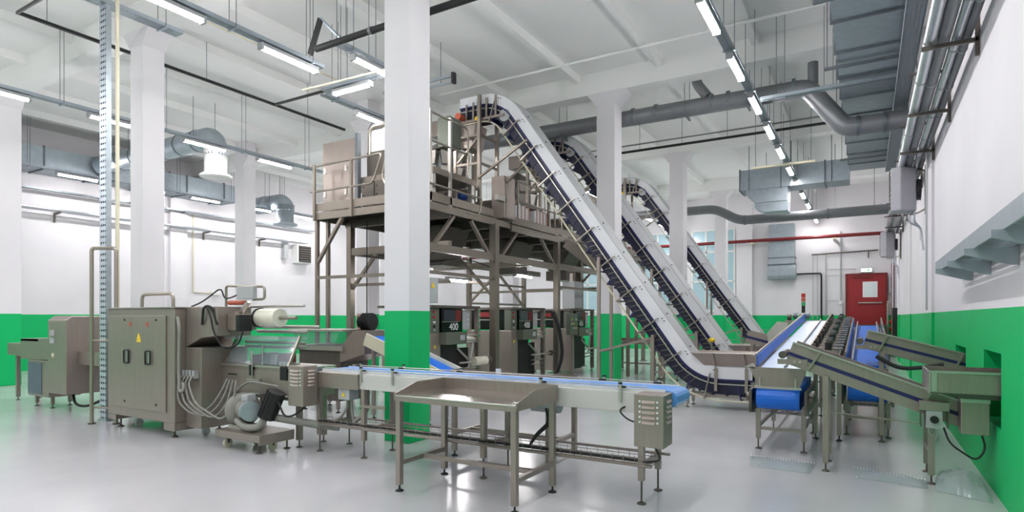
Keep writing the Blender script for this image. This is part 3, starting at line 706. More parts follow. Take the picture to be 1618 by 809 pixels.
MB().bar((-7.1, 4.92, 1.62), (-6.9, 4.92, 1.80), .04, .05, (0,1,0)).build('roller_arm', 'steel_light', t)
rail(MB(), [(-7.42, 4.95, 1.735), (-7.42, 4.95, 2.02), (-6.62, 4.95, 1.99), (-6.62, 4.95, 1.83), (-6.85, 4.95, 1.83)], .017, .05).build('tube_frame', 'tube_steel', t)
B(-7.08, -6.74, 4.87, 4.93, 1.83, 2.0).build('control_box', 'panel_grey', t, .008)
MB().tube(fillet([(-7.8, 4.7, 1.74), (-7.55, 4.7, 1.8), (-7.45, 4.9, 2.0), (-7.43, 4.93, 1.84), (-7.25, 4.92, 1.86), (-7.08, 4.9, 1.9)], .12, 6), .01, 6).build('cable', 'black', t)
# working frame with tools
fb = B(-7.45, -5.86, 4.92, 5.42, .62, .96).build('frame_body', 'steel', t, .008)
B(-7.45, -5.86, 4.9, 5.44, .96, .985).build('frame_top', 'steel_light', t)
B(-7.45, -5.9, 4.905, 4.921, .66, .92).build('front_panel', 'steel', fb)
B(-7.3, -7.12, 4.895, 4.906, .84, .855).build('handle', 'black', fb)
for x in (-7.2, -6.0):
    for y in (4.98, 5.36): leg(t, x, y, .62, .06, .09, fm='steel_dark')
B(-7.0, -6.0, 4.96, 5.0, .56, .6).build('cable_rail', 'steel_dark', t)
louvre_box('motor_cover', None, -5.86, -5.6, 4.70, 4.91, .56, 1.03, t)
# lower film web, guard glass and former
MB().prism([(4.95, 1.36), (5.4, 1.34), (5.4, 1.30), (4.95, 1.31)], 'x', -7.45, -6.35).build('film_web', 'clear_film', t)
gd = MB(); gd.prism([(4.93, 1.0), (4.955, 1.0), (5.12, 1.34), (5.10, 1.35)], 'x', -7.4, -6.15); gd.build('guard_glass', 'clear_guard', t)
for x in (-7.4, -6.15): MB().bar((x, 4.94, .99), (x, 5.12, 1.36), .03, .03).build('guard_arm', 'tube_steel', t)
for z in (1.2, 1.26): MB().cyl((-7.42, 5.25, z), (-6.2, 5.25, z), .02, n=10).build('guide_roller', 'steel_light', t)
for i, x in enumerate((-7.05, -6.85, -6.65, -6.5)):
    B(x-.05, x+.05, 5.1, 5.3, .985, 1.1+.03*(i % 2)).build('sealing_head', ('maroon', 'steel_dark', 'steel', 'maroon')[i], t)
for x, h in ((-6.95, 1.16), (-6.72, 1.24), (-6.45, 1.1)): MB().cyl((x, 4.99, .98), (x, 4.99, h), .01, n=8).build('adjuster_rod', 'steel_light', t)
rod = MB(); rod.cyl((-6.78, 4.885, .8), (-6.78, 4.885, 1.16), .008, n=8); rod.build('adjuster_rod', 'steel_light', t)
MB().bar((-6.88, 4.885, .8), (-6.62, 4.885, .8), .03, .02).build('adjuster_plate', 'steel_light', t)
B(-6.25, -6.12, 4.89, 4.93, .82, .985).build('black_guide', 'black', t); B(-6.85, -6.78, 4.89, 4.93, .85, .985).build('black_guide', 'black', t)
for i in range(5): B(-6.4+i*.07, -6.36+i*.07, 5.0, 5.06, .985, 1.03).build('chain_flight', 'steel_light', t)

# ---- side channel blower on a wheeled trolley
t = thing('blower_cart', 'side channel blower with black filter on a low wheeled trolley', 'blower', (-6.6, 4.5, 0))
B(-7.02, -6.2, 4.25, 4.72, .21, .225).build('cart_deck', 'steel', t)
r = MB(); r.box(-7.02, -6.2, 4.24, 4.252, .14, .225); r.box(-7.02, -6.2, 4.718, 4.73, .14, .225); r.box(-7.03, -7.018, 4.24, 4.73, .14, .225); r.box(-6.202, -6.19, 4.24, 4.73, .11, .225); r.each('cart_skirt', 'steel', t)
for x, y in ((-6.92, 4.33), (-6.75, 4.62), (-6.3, 4.5)):
    c = MB(); c.cyl((x-.018, y, .055), (x+.018, y, .055), .055, n=16); c.build('caster', 'cream', t)
    MB().bar((x, y, .06), (x, y, .15), .05, .02).build('caster_fork', 'steel_dark', t)
for x, y in ((-6.28, 4.3), (-6.24, 4.66)):
    f = MB(); f.cyl((x, y, .01), (x, y, .15), .011, n=8); f.rev([(0,0),(.04,0),(.04,.01),(.012,.02),(0,.021)], (x, y, 0), (0,0,1), 14); f.build('foot', 'steel_dark', t)
MB().rev([(0, 0), (.17, 0), (.205, .03), (.215, .08), (.205, .13), (.17, .16), (.1, .17), (0, .17)], (-6.93, 4.53, .45), (.92, -.38, 0), 26).build('impeller_housing', 'hose_grey', t)
B(-6.98, -6.72, 4.38, 4.62, .225, .27).build('blower_base', 'steel_light', t)
u = V((.92, -.38, 0)); o_ = V((-6.77, 4.46, .47))
MB().cyl(o_, o_+u*.2, .115, n=20).build('motor', 'hose_grey', t)
MB().cyl(o_+u*.2, o_+u*.3, .12, n=20).build('motor_cap', 'galv', t)
for i in range(10):
    a = math.pi*2*i/10; dv = V((.38*math.cos(a), .92*math.cos(a), math.sin(a)))
    MB().bar(o_+u*.02+dv*.118, o_+u*.19+dv*.118, .006, .018, dv).build('cooling_fin', 'hose_grey', t)
B(-6.7, -6.58, 4.36, 4.48, .58, .66).build('terminal_box', 'panel_grey', t, .008)
c0 = V((-6.33, 4.44, .40)); c1 = V((-6.20, 4.48, .71))
MB().cyl(c0, c1, .1, n=20).build('filter', 'black', t)
dd = (c1-c0).normalized()
for i in range(14):
    a = 2*math.pi*i/14; e1 = dd.orthogonal().normalized(); e2 = dd.cross(e1); q = (e1*math.cos(a)+e2*math.sin(a))*.103
    MB().bar(c0+q, c1+q, .008, .012, q).build('filter_rib', 'rubber', t)
MB().tube(fillet([(-6.75, 4.35, .34), (-6.55, 4.3, .28), (-6.36, 4.36, .28), (-6.33, 4.43, .42)], .12, 8), .045, 12).build('elbow_pipe', 'hose_grey', t)
MB().tube(fillet([(-6.3, 4.5, .4), (-6.0, 4.6, .36), (-5.75, 4.8, .3), (-5.6, 4.9, .28)], .2, 6), .045, 10).build('hose', 'hose_grey', t)
MB().tube(fillet([(-6.2, 4.46, .68), (-6.0, 4.44, .42), (-5.85, 4.52, .48), (-5.8, 4.62, .62)], .2, 6), .012, 7).build('cable', 'rubber', t)
MB().tube(fillet([(-7.0, 4.5, .66), (-6.85, 4.55, .8), (-6.4, 4.75, .72), (-5.9, 4.85, .58)], .2, 6), .016, 7).build('cable', 'hose_grey', t)
t.location = V(t.location)+V((.16, .2, 0))

# ---- tube hoop frame left of the cabinet
t = thing('hoop_stand', 'tall narrow tubular frame standing left of the stainless cabinet', 'frame', (-9.8, 4.55, 0))
rail(MB(), [(-9.97, 4.47, .02), (-9.97, 4.47, 2.63), (-9.66, 4.66, 2.63), (-9.66, 4.66, .02)], .028, .05, 10).build('hoop', 'tube_steel', t)
for z in (1.25, .25): MB().cyl((-9.95, 4.48, z), (-9.5, 4.6, z), .014, n=8).build('cross_tube', 'tube_steel', t)
for p in ((-9.97, 4.47), (-9.66, 4.66)): MB().cyl((p[0], p[1], 0), (p[0], p[1], .02), .05, n=12).build('foot', 'steel_dark', t)

# ---- metal detector / check weigher further left
t = thing('check_weigher', 'grey check weigher with tall slanted cabinet beside the green wall', 'machine', (-12.5, 5.1, 0))
MB().prism([(-14.3, 1.1), (-13.1, 1.12), (-13.1, .84), (-14.3, .88)], 'y', 4.95, 5.45).build('infeed_belt', 'steel', t, .006)
MB().prism([(-13.3, 1.2), (-11.9, 1.24), (-11.9, .86), (-13.3, .84)], 'y', 4.8, 4.86).build('tunnel_side', 'steel', t)
MB().prism([(-13.3, 1.2), (-11.9, 1.24), (-11.9, .86), (-13.3, .84)], 'y', 5.45, 5.5).build('tunnel_side', 'steel', t)
B(-13.3, -12.6, 4.8, 5.5, 1.17, 1.21).build('tunnel_top', 'steel', t)
B(-12.0, -11.9, 4.8, 5.5, 1.2, 1.24).build('tunnel_bar', 'steel', t)
B(-13.25, -11.95, 4.87, 5.44, .84, .96).build('belt_bed', 'steel', t)
B(-13.0, -12.2, 4.8, 5.3, .2, .84).build('lower_cabinet', 'steel', t, .01)
B(-12.98, -12.45, 4.79, 4.8, .24, .8).build('cabinet_door', 'blue_grey', t)
cb = MB().prism([(4.75, .3), (5.35, .3), (5.35, 1.62), (4.85, 1.62), (4.75, 1.55)], 'x', -12.1, -11.45).build('tall_cabinet', 'steel', t, .012)
for z in (1.33, 1.2): B(-12.0, -11.85, 4.737, 4.75, z-.05, z+.05).build('label_plate', 'panel_grey', cb)
MB().rev([(0, 0), (.04, 0), (.04, .01), (0, .01)], (-11.9, 4.75, .95), (0, -1, 0), 12).build('logo_disc', 'cream', cb)
for x, y in ((-14.1, 5.05), (-14.1, 5.4), (-12.9, 4.9), (-12.3, 4.9), (-12.5, 5.25)): leg(t, x, y, .86 if x < -13.5 else .2, .06 if x < -13.5 else .05, .06, fm='steel_dark')
MB().tube(fillet([(-11.8, 5.0, .34), (-11.5, 4.9, .12), (-11.2, 4.95, .1), (-10.9, 5.1, .25), (-10.6, 5.1, .35)], .2), .022, 8).build('cable', 'rubber', t)
B(-11.4, -9.6, 4.95, 5.4, .86, .98).build('link_conveyor', 'steel', t); B(-11.45, -9.55, 4.93, 4.95, .80, 1.02).build('link_rail', 'steel', t)
for x in (-11.2, -10.3): leg(t, x, 5.18, .86, .05, .06)

# ---- machines behind the packing line, seen between the film head and the platform
t = thing('feeder_machine', 'feeding machine with glass hood and dark motor behind the packaging machine', 'machine', (-8.0, 7.4, 0))
MB().prism([(-8.5, 1.12), (-7.6, 1.12), (-7.45, 1.36), (-8.6, 1.36)], 'y', 7.0, 7.75).build('hood', 'clear_guard', t)
B(-8.65, -7.35, 6.95, 7.8, 1.36, 1.39).build('hood_top', 'steel_light', t)
B(-8.6, -7.4, 7.0, 7.75, 1.04, 1.12).build('hopper_rim', 'steel_light', t)
B(-8.5, -7.5, 7.05, 7.7, .2, 1.04).build('body', 'steel_dark', t, .01)
MB().prism([(-7.5, 1.1), (-7.2, 1.38), (-6.95, 1.38), (-6.95, 1.0), (-7.5, .85)], 'y', 7.05, 7.7).build('chute', 'steel', t)
for x, y in ((-8.4, 7.1), (-7.6, 7.1), (-8.4, 7.65), (-7.6, 7.65)): leg(t, x, y, .22, .05, .06)
mo = MB(); mo.cyl((-7.35, 7.4, 1.52), (-7.1, 7.4, 1.52), .13, n=16); mo.build('motor', 'rubber', t)
for i in range(6): MB().cyl((-7.33+i*.04, 7.4, 1.52), (-7.32+i*.04, 7.4, 1.52), .15, n=16).build('cooling_fin', 'black', t)
B(-7.38, -7.3, 7.3, 7.5, 1.39, 1.66).build('motor_flange', 'pallet', t)
t = thing('incline_conveyor', 'inclined conveyor with pale sides sloping down behind the left platform legs', 'conveyor', (-6.4, 7.3, 0))
pth = [V((-6.85, 1.25)), V((-5.35, .72))]
for y in (6.95, 7.45): MB().band(pth, -.1, .1, 'y', y, y+.03).build('side_panel', 'cream', t)
MB().band(pth, -.04, .04, 'y', 6.98, 7.45).build('belt', 'belt_blue', t)
for x, z in ((-6.7, 1.1), (-5.6, .72)):
    for y in (7.0, 7.43): leg(t, x, y, z, .05, .06)
t = thing('checkweigh_unit', 'grey and red control unit on legs behind the platform posts', 'machine', (-9.2, 10.8, 0))
B(-9.6, -8.9, 10.5, 11.0, .9, 1.25).build('body', 'steel_dark', t, .01); MB().prism([(10.5, 1.25), (10.9, 1.25), (10.8, 1.62), (10.6, 1.62)], 'x', -9.55, -9.2).build('panel', 'pallet', t)
for x in (-9.55, -8.95):
    for y in (10.55, 10.95): leg(t, x, y, .9, .05, .06)
# ================================================================== weighing platform
PX0, PX1, PY0, PY1 = -9.95, -7.0, 8.6, 21.4
ZD = 3.86
t = thing('work_platform', 'tall stainless steel platform carrying the weighers above the bagging machines', 'platform', (-8.5, 14, 0))
PF = t
def post(x, y, z0, z1, w=.1, m='steel_frame'):
    p = B(x-w/2, x+w/2, y-w/2, y+w/2, z0, z1).build('post', m, PF)
    if z0 < .1:
        B(x-w*.9, x+w*.9, y-w*.9, y+w*.9, 0, .02).build('base_plate', 'steel_frame', p)
    return p
for x, y, w in ((-9.88, 8.66, .07), (-9.88, 8.95, .07), (-9.78, 9.5, .13), (-9.3, 11.2, .12), (-7.06, 8.66, .1), (-7.06, 11.12, .16), (-7.06, 14.2, .14), (-9.88, 14.2, .12),
                (-7.06, 17.4, .12), (-9.88, 17.4, .12), (-7.06, 21.3, .12), (-9.88, 21.3, .12), (-8.1, 17.95, .2)):
    post(x, y, .02, 3.66, w)
# deck edge: channel and toe board on every side
B(PX0, PX1, PY0, PY0+.05, 3.62, 3.76).build('edge_beam', 'steel_frame', t); B(PX0, PX1, PY0, PY0+.012, 3.79, 3.95).build('toe_board', 'steel_frame', t)
B(PX1-.05, PX1, PY0+.05, 11.0, 3.62, 3.76).build('edge_beam', 'steel_frame', t); B(PX1-.012, PX1, PY0+.012, 11.0, 3.79, 3.95).build('toe_board', 'steel_frame', t)
B(PX1, PX1+.05, 11.7, 14.1, 3.56, 3.7).build('edge_beam', 'steel_frame', t); B(PX1+.038, PX1+.05, 11.7, 14.1, 3.73, 3.9).build('toe_board', 'steel_frame', t)
B(PX1-.05, PX1, 11.0, PY1, 3.62, 3.76).build('edge_beam', 'steel_frame', t); B(PX1-.012, PX1, 14.1, PY1, 3.79, 3.95).build('toe_board', 'steel_frame', t)
B(PX0, PX0+.05, PY0, PY1, 3.62, 3.76).build('edge_beam', 'steel_frame', t)
for y in (9.5, 11.1, 12.6, 14.2, 15.8, 17.4, 19.3, 21.3): B(PX0+.05, PX1-.05, y-.04, y+.04, 3.56, 3.74).build('joist', 'steel_dark', t)
g = MB()                                            # open grating of thin bars
x = PX0+.06
while x < PX1-.06: g.box(x-.004, x+.004, PY0+.06, PY1-.05, 3.75, 3.785); x += .06
y = PY0+.1
while y < PY1-.06: g.box(PX0+.06, PX1-.06, y-.004, y+.004, 3.755, 3.78); y += .14
g.build('grating', 'steel_dark', t, kind='stuff')
# lower frame
for a, b in (((-9.78, 9.5, 3.03), (-7.06, 9.5, 3.03)), ((-7.06, 8.7, 2.92), (-7.06, 14.2, 2.92)), ((-9.3, 11.2, 3.0), (-9.3, 17.4, 3.0)), ((-7.06, 14.2, 2.95), (-7.06, 21.3, 2.95)), ((-9.78, 9.5, 3.03), (-9.78, 14.2, 3.03)), ((-9.88, 12.6, 2.9), (-7.06, 12.6, 2.9))):
    MB().bar(a, b, .1, .15).build('lower_beam', 'steel_frame', t)
for a, b in (((-9.88, 8.66, 2.42), (-7.06, 8.66, 2.42)), ((-9.78, 9.5, 2.3), (-7.06, 9.5, 2.3)), ((-7.06, 8.7, 2.45), (-7.06, 11.1, 2.45)), ((-9.3, 11.2, 2.55), (-9.3, 14.2, 2.55)), ((-9.88, 14.2, 2.3), (-7.06, 14.2, 2.3)), ((-9.88, 14.2, 2.6), (-9.88, 17.4, 2.6)), ((-9.88, 14.2, 2.0), (-9.88, 17.4, 2.0)), ((-9.88, 17.4, 2.5), (-7.06, 17.4, 2.5)), ((-7.06, 14.2, 2.4), (-7.06, 17.4, 2.4))):
    MB().bar(a, b, .06, .06).build('tie_bar', 'steel_frame', t)
# knee braces
for a, b in (((-9.85, 8.66, 2.75), (-9.15, 8.66, 3.62)), ((-9.75, 9.5, 2.2), (-9.0, 9.5, 2.97)), ((-7.06, 8.7, 2.7), (-7.06, 9.6, 3.6)), ((-7.06, 11.1, 2.75), (-7.06, 10.2, 3.6)), ((-7.06, 11.15, 2.75), (-7.06, 12.1, 3.58)),
             ((-7.06, 14.2, 2.8), (-7.06, 13.3, 3.58)), ((-9.88, 14.2, 2.0), (-9.88, 15.7, 2.95)), ((-9.88, 17.3, 2.0), (-9.88, 15.8, 2.95)), ((-7.06, 11.15, 2.0), (-8.0, 11.15, 2.9)), ((-8.1, 17.9, 2.6), (-7.2, 17.9, 3.5))):
    MB().bar(a, b, .06, .07, (0, 1, 0) if abs(a[1]-b[1]) < .01 else (1, 0, 0)).build('knee_brace', 'steel_frame', t)
# discharge box, transition chutes below the deck
for y in (10.9, 14.0, 17.2):
    MB().prism([(-8.9, 3.6), (-7.9, 3.6), (-8.2, 3.05), (-8.6, 3.05)], 'y', y-.5, y+.5).build('discharge_chute', 'steel_dark', t)
    B(-8.75, -8.05, y-.36, y+.36, 2.75, 3.05).build('discharge_box', 'steel_dark', t)
# railings on the near side
def railing(pts, m='tube_steel'): rail(MB(), pts, .022, .1).build('railing', m, PF)
for x in (-9.88, -8.82): B(x-.028, x+.028, 8.56, 8.6, 3.6, 4.76).build('rail_post', 'steel_frame', t)
railing([(-10.0, 8.58, 4.72), (-8.0, 8.58, 4.75), (-8.25, 8.58, 4.2), (-9.0, 8.58, 4.2)])
MB().cyl((-10.0, 8.58, 4.2), (-9.0, 8.58, 4.2), .02, n=8).build('railing', 'tube_steel', t)
for x in (-9.6, -9.0):
    for z in (4.68, 4.2): B(x-.03, x+.03, 8.6, 8.63, z-.14, z-.02).build('rail_clamp', 'steel_light', t)
railing([(-7.75, 8.6, 5.3), (-8.02, 8.6, 4.3), (-7.9, 8.6, 4.08), (-7.6, 8.6, 4.2), (-7.5, 8.6, 4.6)])
# railings on the right side
railing([(-7.0, 8.7, 4.1), (-7.0, 10.55, 4.1), (-7.0, 10.4, 3.72), (-7.0, 10.0, 3.72)])
railing([(-7.02, 8.8, 5.45), (-7.02, 10.05, 5.45), (-7.02, 10.05, 4.5)])
MB().cyl((-7.02, 8.8, 4.92), (-7.02, 10.05, 4.92), .02, n=8).build('railing', 'tube_steel', t)
for y in (8.82, 9.45): B(-7.05, -7.0, y-.03, y+.03, 3.76, 5.5).build('rail_post', 'steel_light', t)
for y in (12.0, 13.9): MB().cyl((-6.97, y, 3.7), (-6.97, y, 4.75), .025, n=8).build('rail_post', 'steel_frame', t)
railing([(-6.97, 12.0, 4.75), (-6.97, 13.9, 4.75)]); railing([(-6.97, 12.0, 4.3), (-6.97, 13.9, 4.3)])
# upper weigher deck and its frame
B(-9.6, -7.05, 8.95, 10.4, 4.34, 4.46).build('upper_deck', 'steel_frame', t)
for x, y in ((-9.5, 9.0), (-7.12, 9.0), (-9.5, 10.3), (-7.12, 10.3), (-8.3, 9.0)): B(x-.05, x+.05, y-.05, y+.05, 3.78, 4.34).build('upper_post', 'steel_light', t)
for y0_ in (11.9, 15.2):
    B(-9.6, -7.1, y0_, y0_+1.6, 4.25, 4.37).build('upper_deck', 'steel_frame', t)
    for x in (-9.5, -7.16):
        for y in (y0_+.06, y0_+1.54): B(x-.05, x+.05, y-.05, y+.05, 3.78, 4.25).build('upper_post', 'steel_light', t)
# frames that hold the elevator heads
for y0_ in (10.62, 13.85, 19.57):
    for x, y in ((-7.12, y0_), (-7.12, y0_+.7), (-7.75, y0_), (-7.75, y0_+.7)): B(x-.035, x+.035, y-.035, y+.035, 3.78, 6.35 if (x, y) == (-7.12, y0_) else 5.9).build('head_post', 'tube_steel', t)
    for z in (4.9, 5.5):
        MB().bar((-7.75, y0_, z), (-7.12, y0_, z), .04, .05).build('head_tie', 'steel_frame', t); MB().bar((-7.12, y0_, z), (-7.12, y0_+.7, z), .04, .05).build('head_tie', 'steel_frame', t)
    MB().bar((-7.7, y0_, 4.95), (-7.15, y0_, 5.45), .04, .04, (0,1,0)).build('head_brace', 'steel_frame', t)
    MB().bar((-7.12, y0_-.06, 4.55), (-5.95, y0_-.02, 5.2), .04, .05, (0,1,0)).build('elevator_stay', 'steel_frame', t)
    MB().bar((-7.12, y0_+.7, 4.4), (-6.2, y0_+.6, 5.0), .04, .05, (0,1,0)).build('elevator_stay', 'steel_frame', t)
# stair on the far right of the platform, sloping beam in view under the first elevator
MB().bar((-7.0, 14.6, 3.6), (-5.6, 15.6, 2.3), .06, .24, (0,0,1)).build('stair_stringer', 'steel_frame', t); MB().bar((-7.0, 15.3, 3.6), (-5.6, 16.3, 2.3), .06, .24, (0,0,1)).build('stair_stringer', 'steel_frame', t)
MB().bar((-5.6, 15.6, .0), (-5.6, 15.6, 2.4), .08, .08).build('post', 'steel_frame', t); MB().bar((-5.6, 16.3, .0), (-5.6, 16.3, 2.4), .08, .08).build('post', 'steel_frame', t)
for i in range(6):
    f_ = i/6; MB().bar((-7.0+1.4*f_, 14.65+f_, 3.6-1.3*f_), (-7.0+1.4*f_, 15.28+f_, 3.6-1.3*f_), .2, .03).build('stair_tread', 'steel_dark', t)
for i in range(3): MB().tube(fillet([(-8.9+i*.4, 9.0, 2.86), (-8.5, 10+i*.2, 2.8), (-7.3, 10.4, 2.84), (-7.1, 11, 2.7)], .3), .012, 6).build('cable', 'rubber', t)
MB().tube([(-9.0, 9.2, .05), (-9.0, 9.2, 3.6)], .012, 6).build('cable', 'rubber', t)

# ------------------------------------------------------------------ multihead weighers
def weigher(label, cx, cy, z):
    t = thing('multihead_weigher', label, 'weigher', (cx, cy, z), 'multihead weighers')
    for a, b in ((-.5, -.5), (.5, -.5), (-.5, .5), (.5, .5)): B(cx+a-.04, cx+a+.04, cy+b-.04, cy+b+.04, z, z+.7).build('leg', 'steel', t)
    B(cx-.56, cx+.56, cy-.56, cy+.56, z+.7, z+.76).build('base_ring', 'steel', t)
    MB().rev([(0, 0), (.42, 0), (.42, .75), (.36, .85), (0, .86)], (cx, cy, z+.76), (0,0,1), 24).build('drum', 'white_cover', t)
    MB().rev([(.56, 0), (.4, .1), (.05, .3), (0, .3)], (cx, cy, z+1.55), (0,0,1), 24).build('dispersion_cone', 'steel_light', t)
    n = 12
    for i in range(n):
        a = 2*math.pi*(i+.5)/n; u = V((math.cos(a), math.sin(a), 0)); w = V((-u.y, u.x, 0)); c = V((cx, cy, 0))
        for nm, ri, ro, z0, z1, q in (('feed_bucket', .44, .64, z+1.22, z+1.5, .62), ('weigh_bucket', .46, .62, z+.86, z+1.16, .55)):
            hw = .115; vs = []
            for zz, s in ((z0, q), (z1, 1)):
                mid = (ri+ro)/2; d = (ro-ri)/2*s
                for dr, ds in ((-d, -hw*s), (d, -hw*s), (d, hw*s), (-d, hw*s)): p = c+u*(mid+dr)+w*ds; vs.append((p.x, p.y, zz))
            MB().add(vs, [(0,3,2,1),(4,5,6,7),(0,1,5,4),(1,2,6,5),(2,3,7,6),(3,0,4,7)]).build(nm, 'steel_light', t)
    MB().prism([(cx-.55, z+.7), (cx+.55, z+.7), (cx+.2, z+.05), (cx-.2, z+.05)], 'y', cy-.42, cy+.42).build('collecting_chute', 'steel', t)
    MB().prism([(cx-.1, z+2.25), (cx+.5, z+2.25), (cx+.22, z+1.9), (cx-.1, z+1.9)], 'y', cy-.3, cy+.3).build('infeed_funnel', 'steel', t)
    for s in (-1, 1): MB().cyl((cx+.62, cy+s*.5, z+.76), (cx+.62, cy+s*.5, z+1.95), .02, n=8).build('frame_rod', 'tube_steel', t)
    MB().cyl((cx+.62, cy-.5, z+1.93), (cx+.62, cy+.5, z+1.93), .02, n=8).build('frame_rod', 'tube_steel', t)
    m_ = MB(); m_.cyl((cx+.7, cy-.35, z+.5), (cx+.7, cy-.1, z+.5), .09, n=14); m_.build('drive_motor', 'blue_motor', t)
weigher('multihead weigher with steel buckets directly left of the first elevator head', -8.45, 11.05, 3.79)
weigher('multihead weigher under the second elevator head', -8.45, 14.5, 3.79)
weigher('multihead weigher under the third elevator head', -8.45, 19.9, 3.79)
# ---- things on the platform
t = thing('steel_cabinet', 'tall plain stainless cabinet behind the left platform railing', 'cabinet', (-9.45, 9.1, 3.79))
B(-9.93, -8.98, 8.86, 8.94, 3.79, 5.27).build('front_sheet', 'steel', t)
B(-8.98, -8.9, 8.84, 8.93, 3.79, 5.35).build('corner_post', 'galv_dark', t)
B(-9.9, -9.0, 8.94, 8.95, 3.79, 5.2).build('back_sheet', 'steel', t)
t = thing('hopper_screen', 'dark bolted panels with a white tubular hood behind the railing', 'machine', (-8.3, 9.1, 4.46))
B(-8.85, -7.75, 9.05, 9.12, 4.47, 4.98).build('hood_base', 'steel_dark', t)
for i in range(3):
    x = -8.83+i*.36; p = B(x, x+.33, 8.88, 8.94, 3.8, 4.33).build('panel', 'steel_dark', t)
    for z in (3.9, 4.06, 4.23): MB().cyl((x+.05, 8.865, z), (x+.05, 8.88, z), .014, n=8).build('bolt', 'black', p)
rail(MB(), [(-8.8, 9.08, 4.95), (-8.8, 9.08, 5.5), (-7.8, 9.08, 5.5), (-7.8, 9.08, 4.95)], .045, .2, 12).build('hood_tube', 'tube_steel', t)
B(-8.75, -7.85, 9.07, 9.09, 4.98, 5.42).build('hood_sheet', 'white_paint', t)
t = thing('control_cabinet', 'small grey-green control cabinet on the upper platform frame', 'control box', (-7.3, 9.75, 4.46))
B(-7.45, -7.15, 9.6, 10.0, 5.02, 5.62).build('box', 'olive_grey', t, .01); B(-7.149, -7.14, 9.63, 9.97, 5.06, 5.58).build('door', 'olive_grey', t)
B(-7.33, -7.27, 9.77, 9.83, 4.46, 5.02).build('stand', 'steel', t)
t = thing('steel_cabinet', 'narrow stainless cabinet beside the tall post under the first elevator head', 'cabinet', (-7.05, 11.4, 3.7))
B(-7.2, -6.86, 11.22, 11.68, 3.79, 4.72).build('box', 'steel', t, .01); B(-6.859, -6.85, 11.25, 11.65, 3.82, 4.69).build('door', 'steel', t)
MB().bar((-6.9, 10.95, 4.2), (-6.9, 11.3, 4.2), .1, .12).build('arm', 'steel_light', t)
for y0_, lab in ((12.02, 'bundle of upright flat film packs on the platform, nearer the stainless cabinet'), (12.95, 'bundle of upright flat film packs on the platform, nearer the second elevator')):
    t = thing('film_pack_bundle', lab, 'packaging', (-7.2, y0_+.3, 3.79), 'film packs on the platform')
    for i in range(8): B(-7.4, -7.05, y0_+i*.085, y0_+i*.085+.07, 3.79, 4.22+.03*(i % 3)).build('film_pack', ('paper', 'pallet')[i % 2], t)
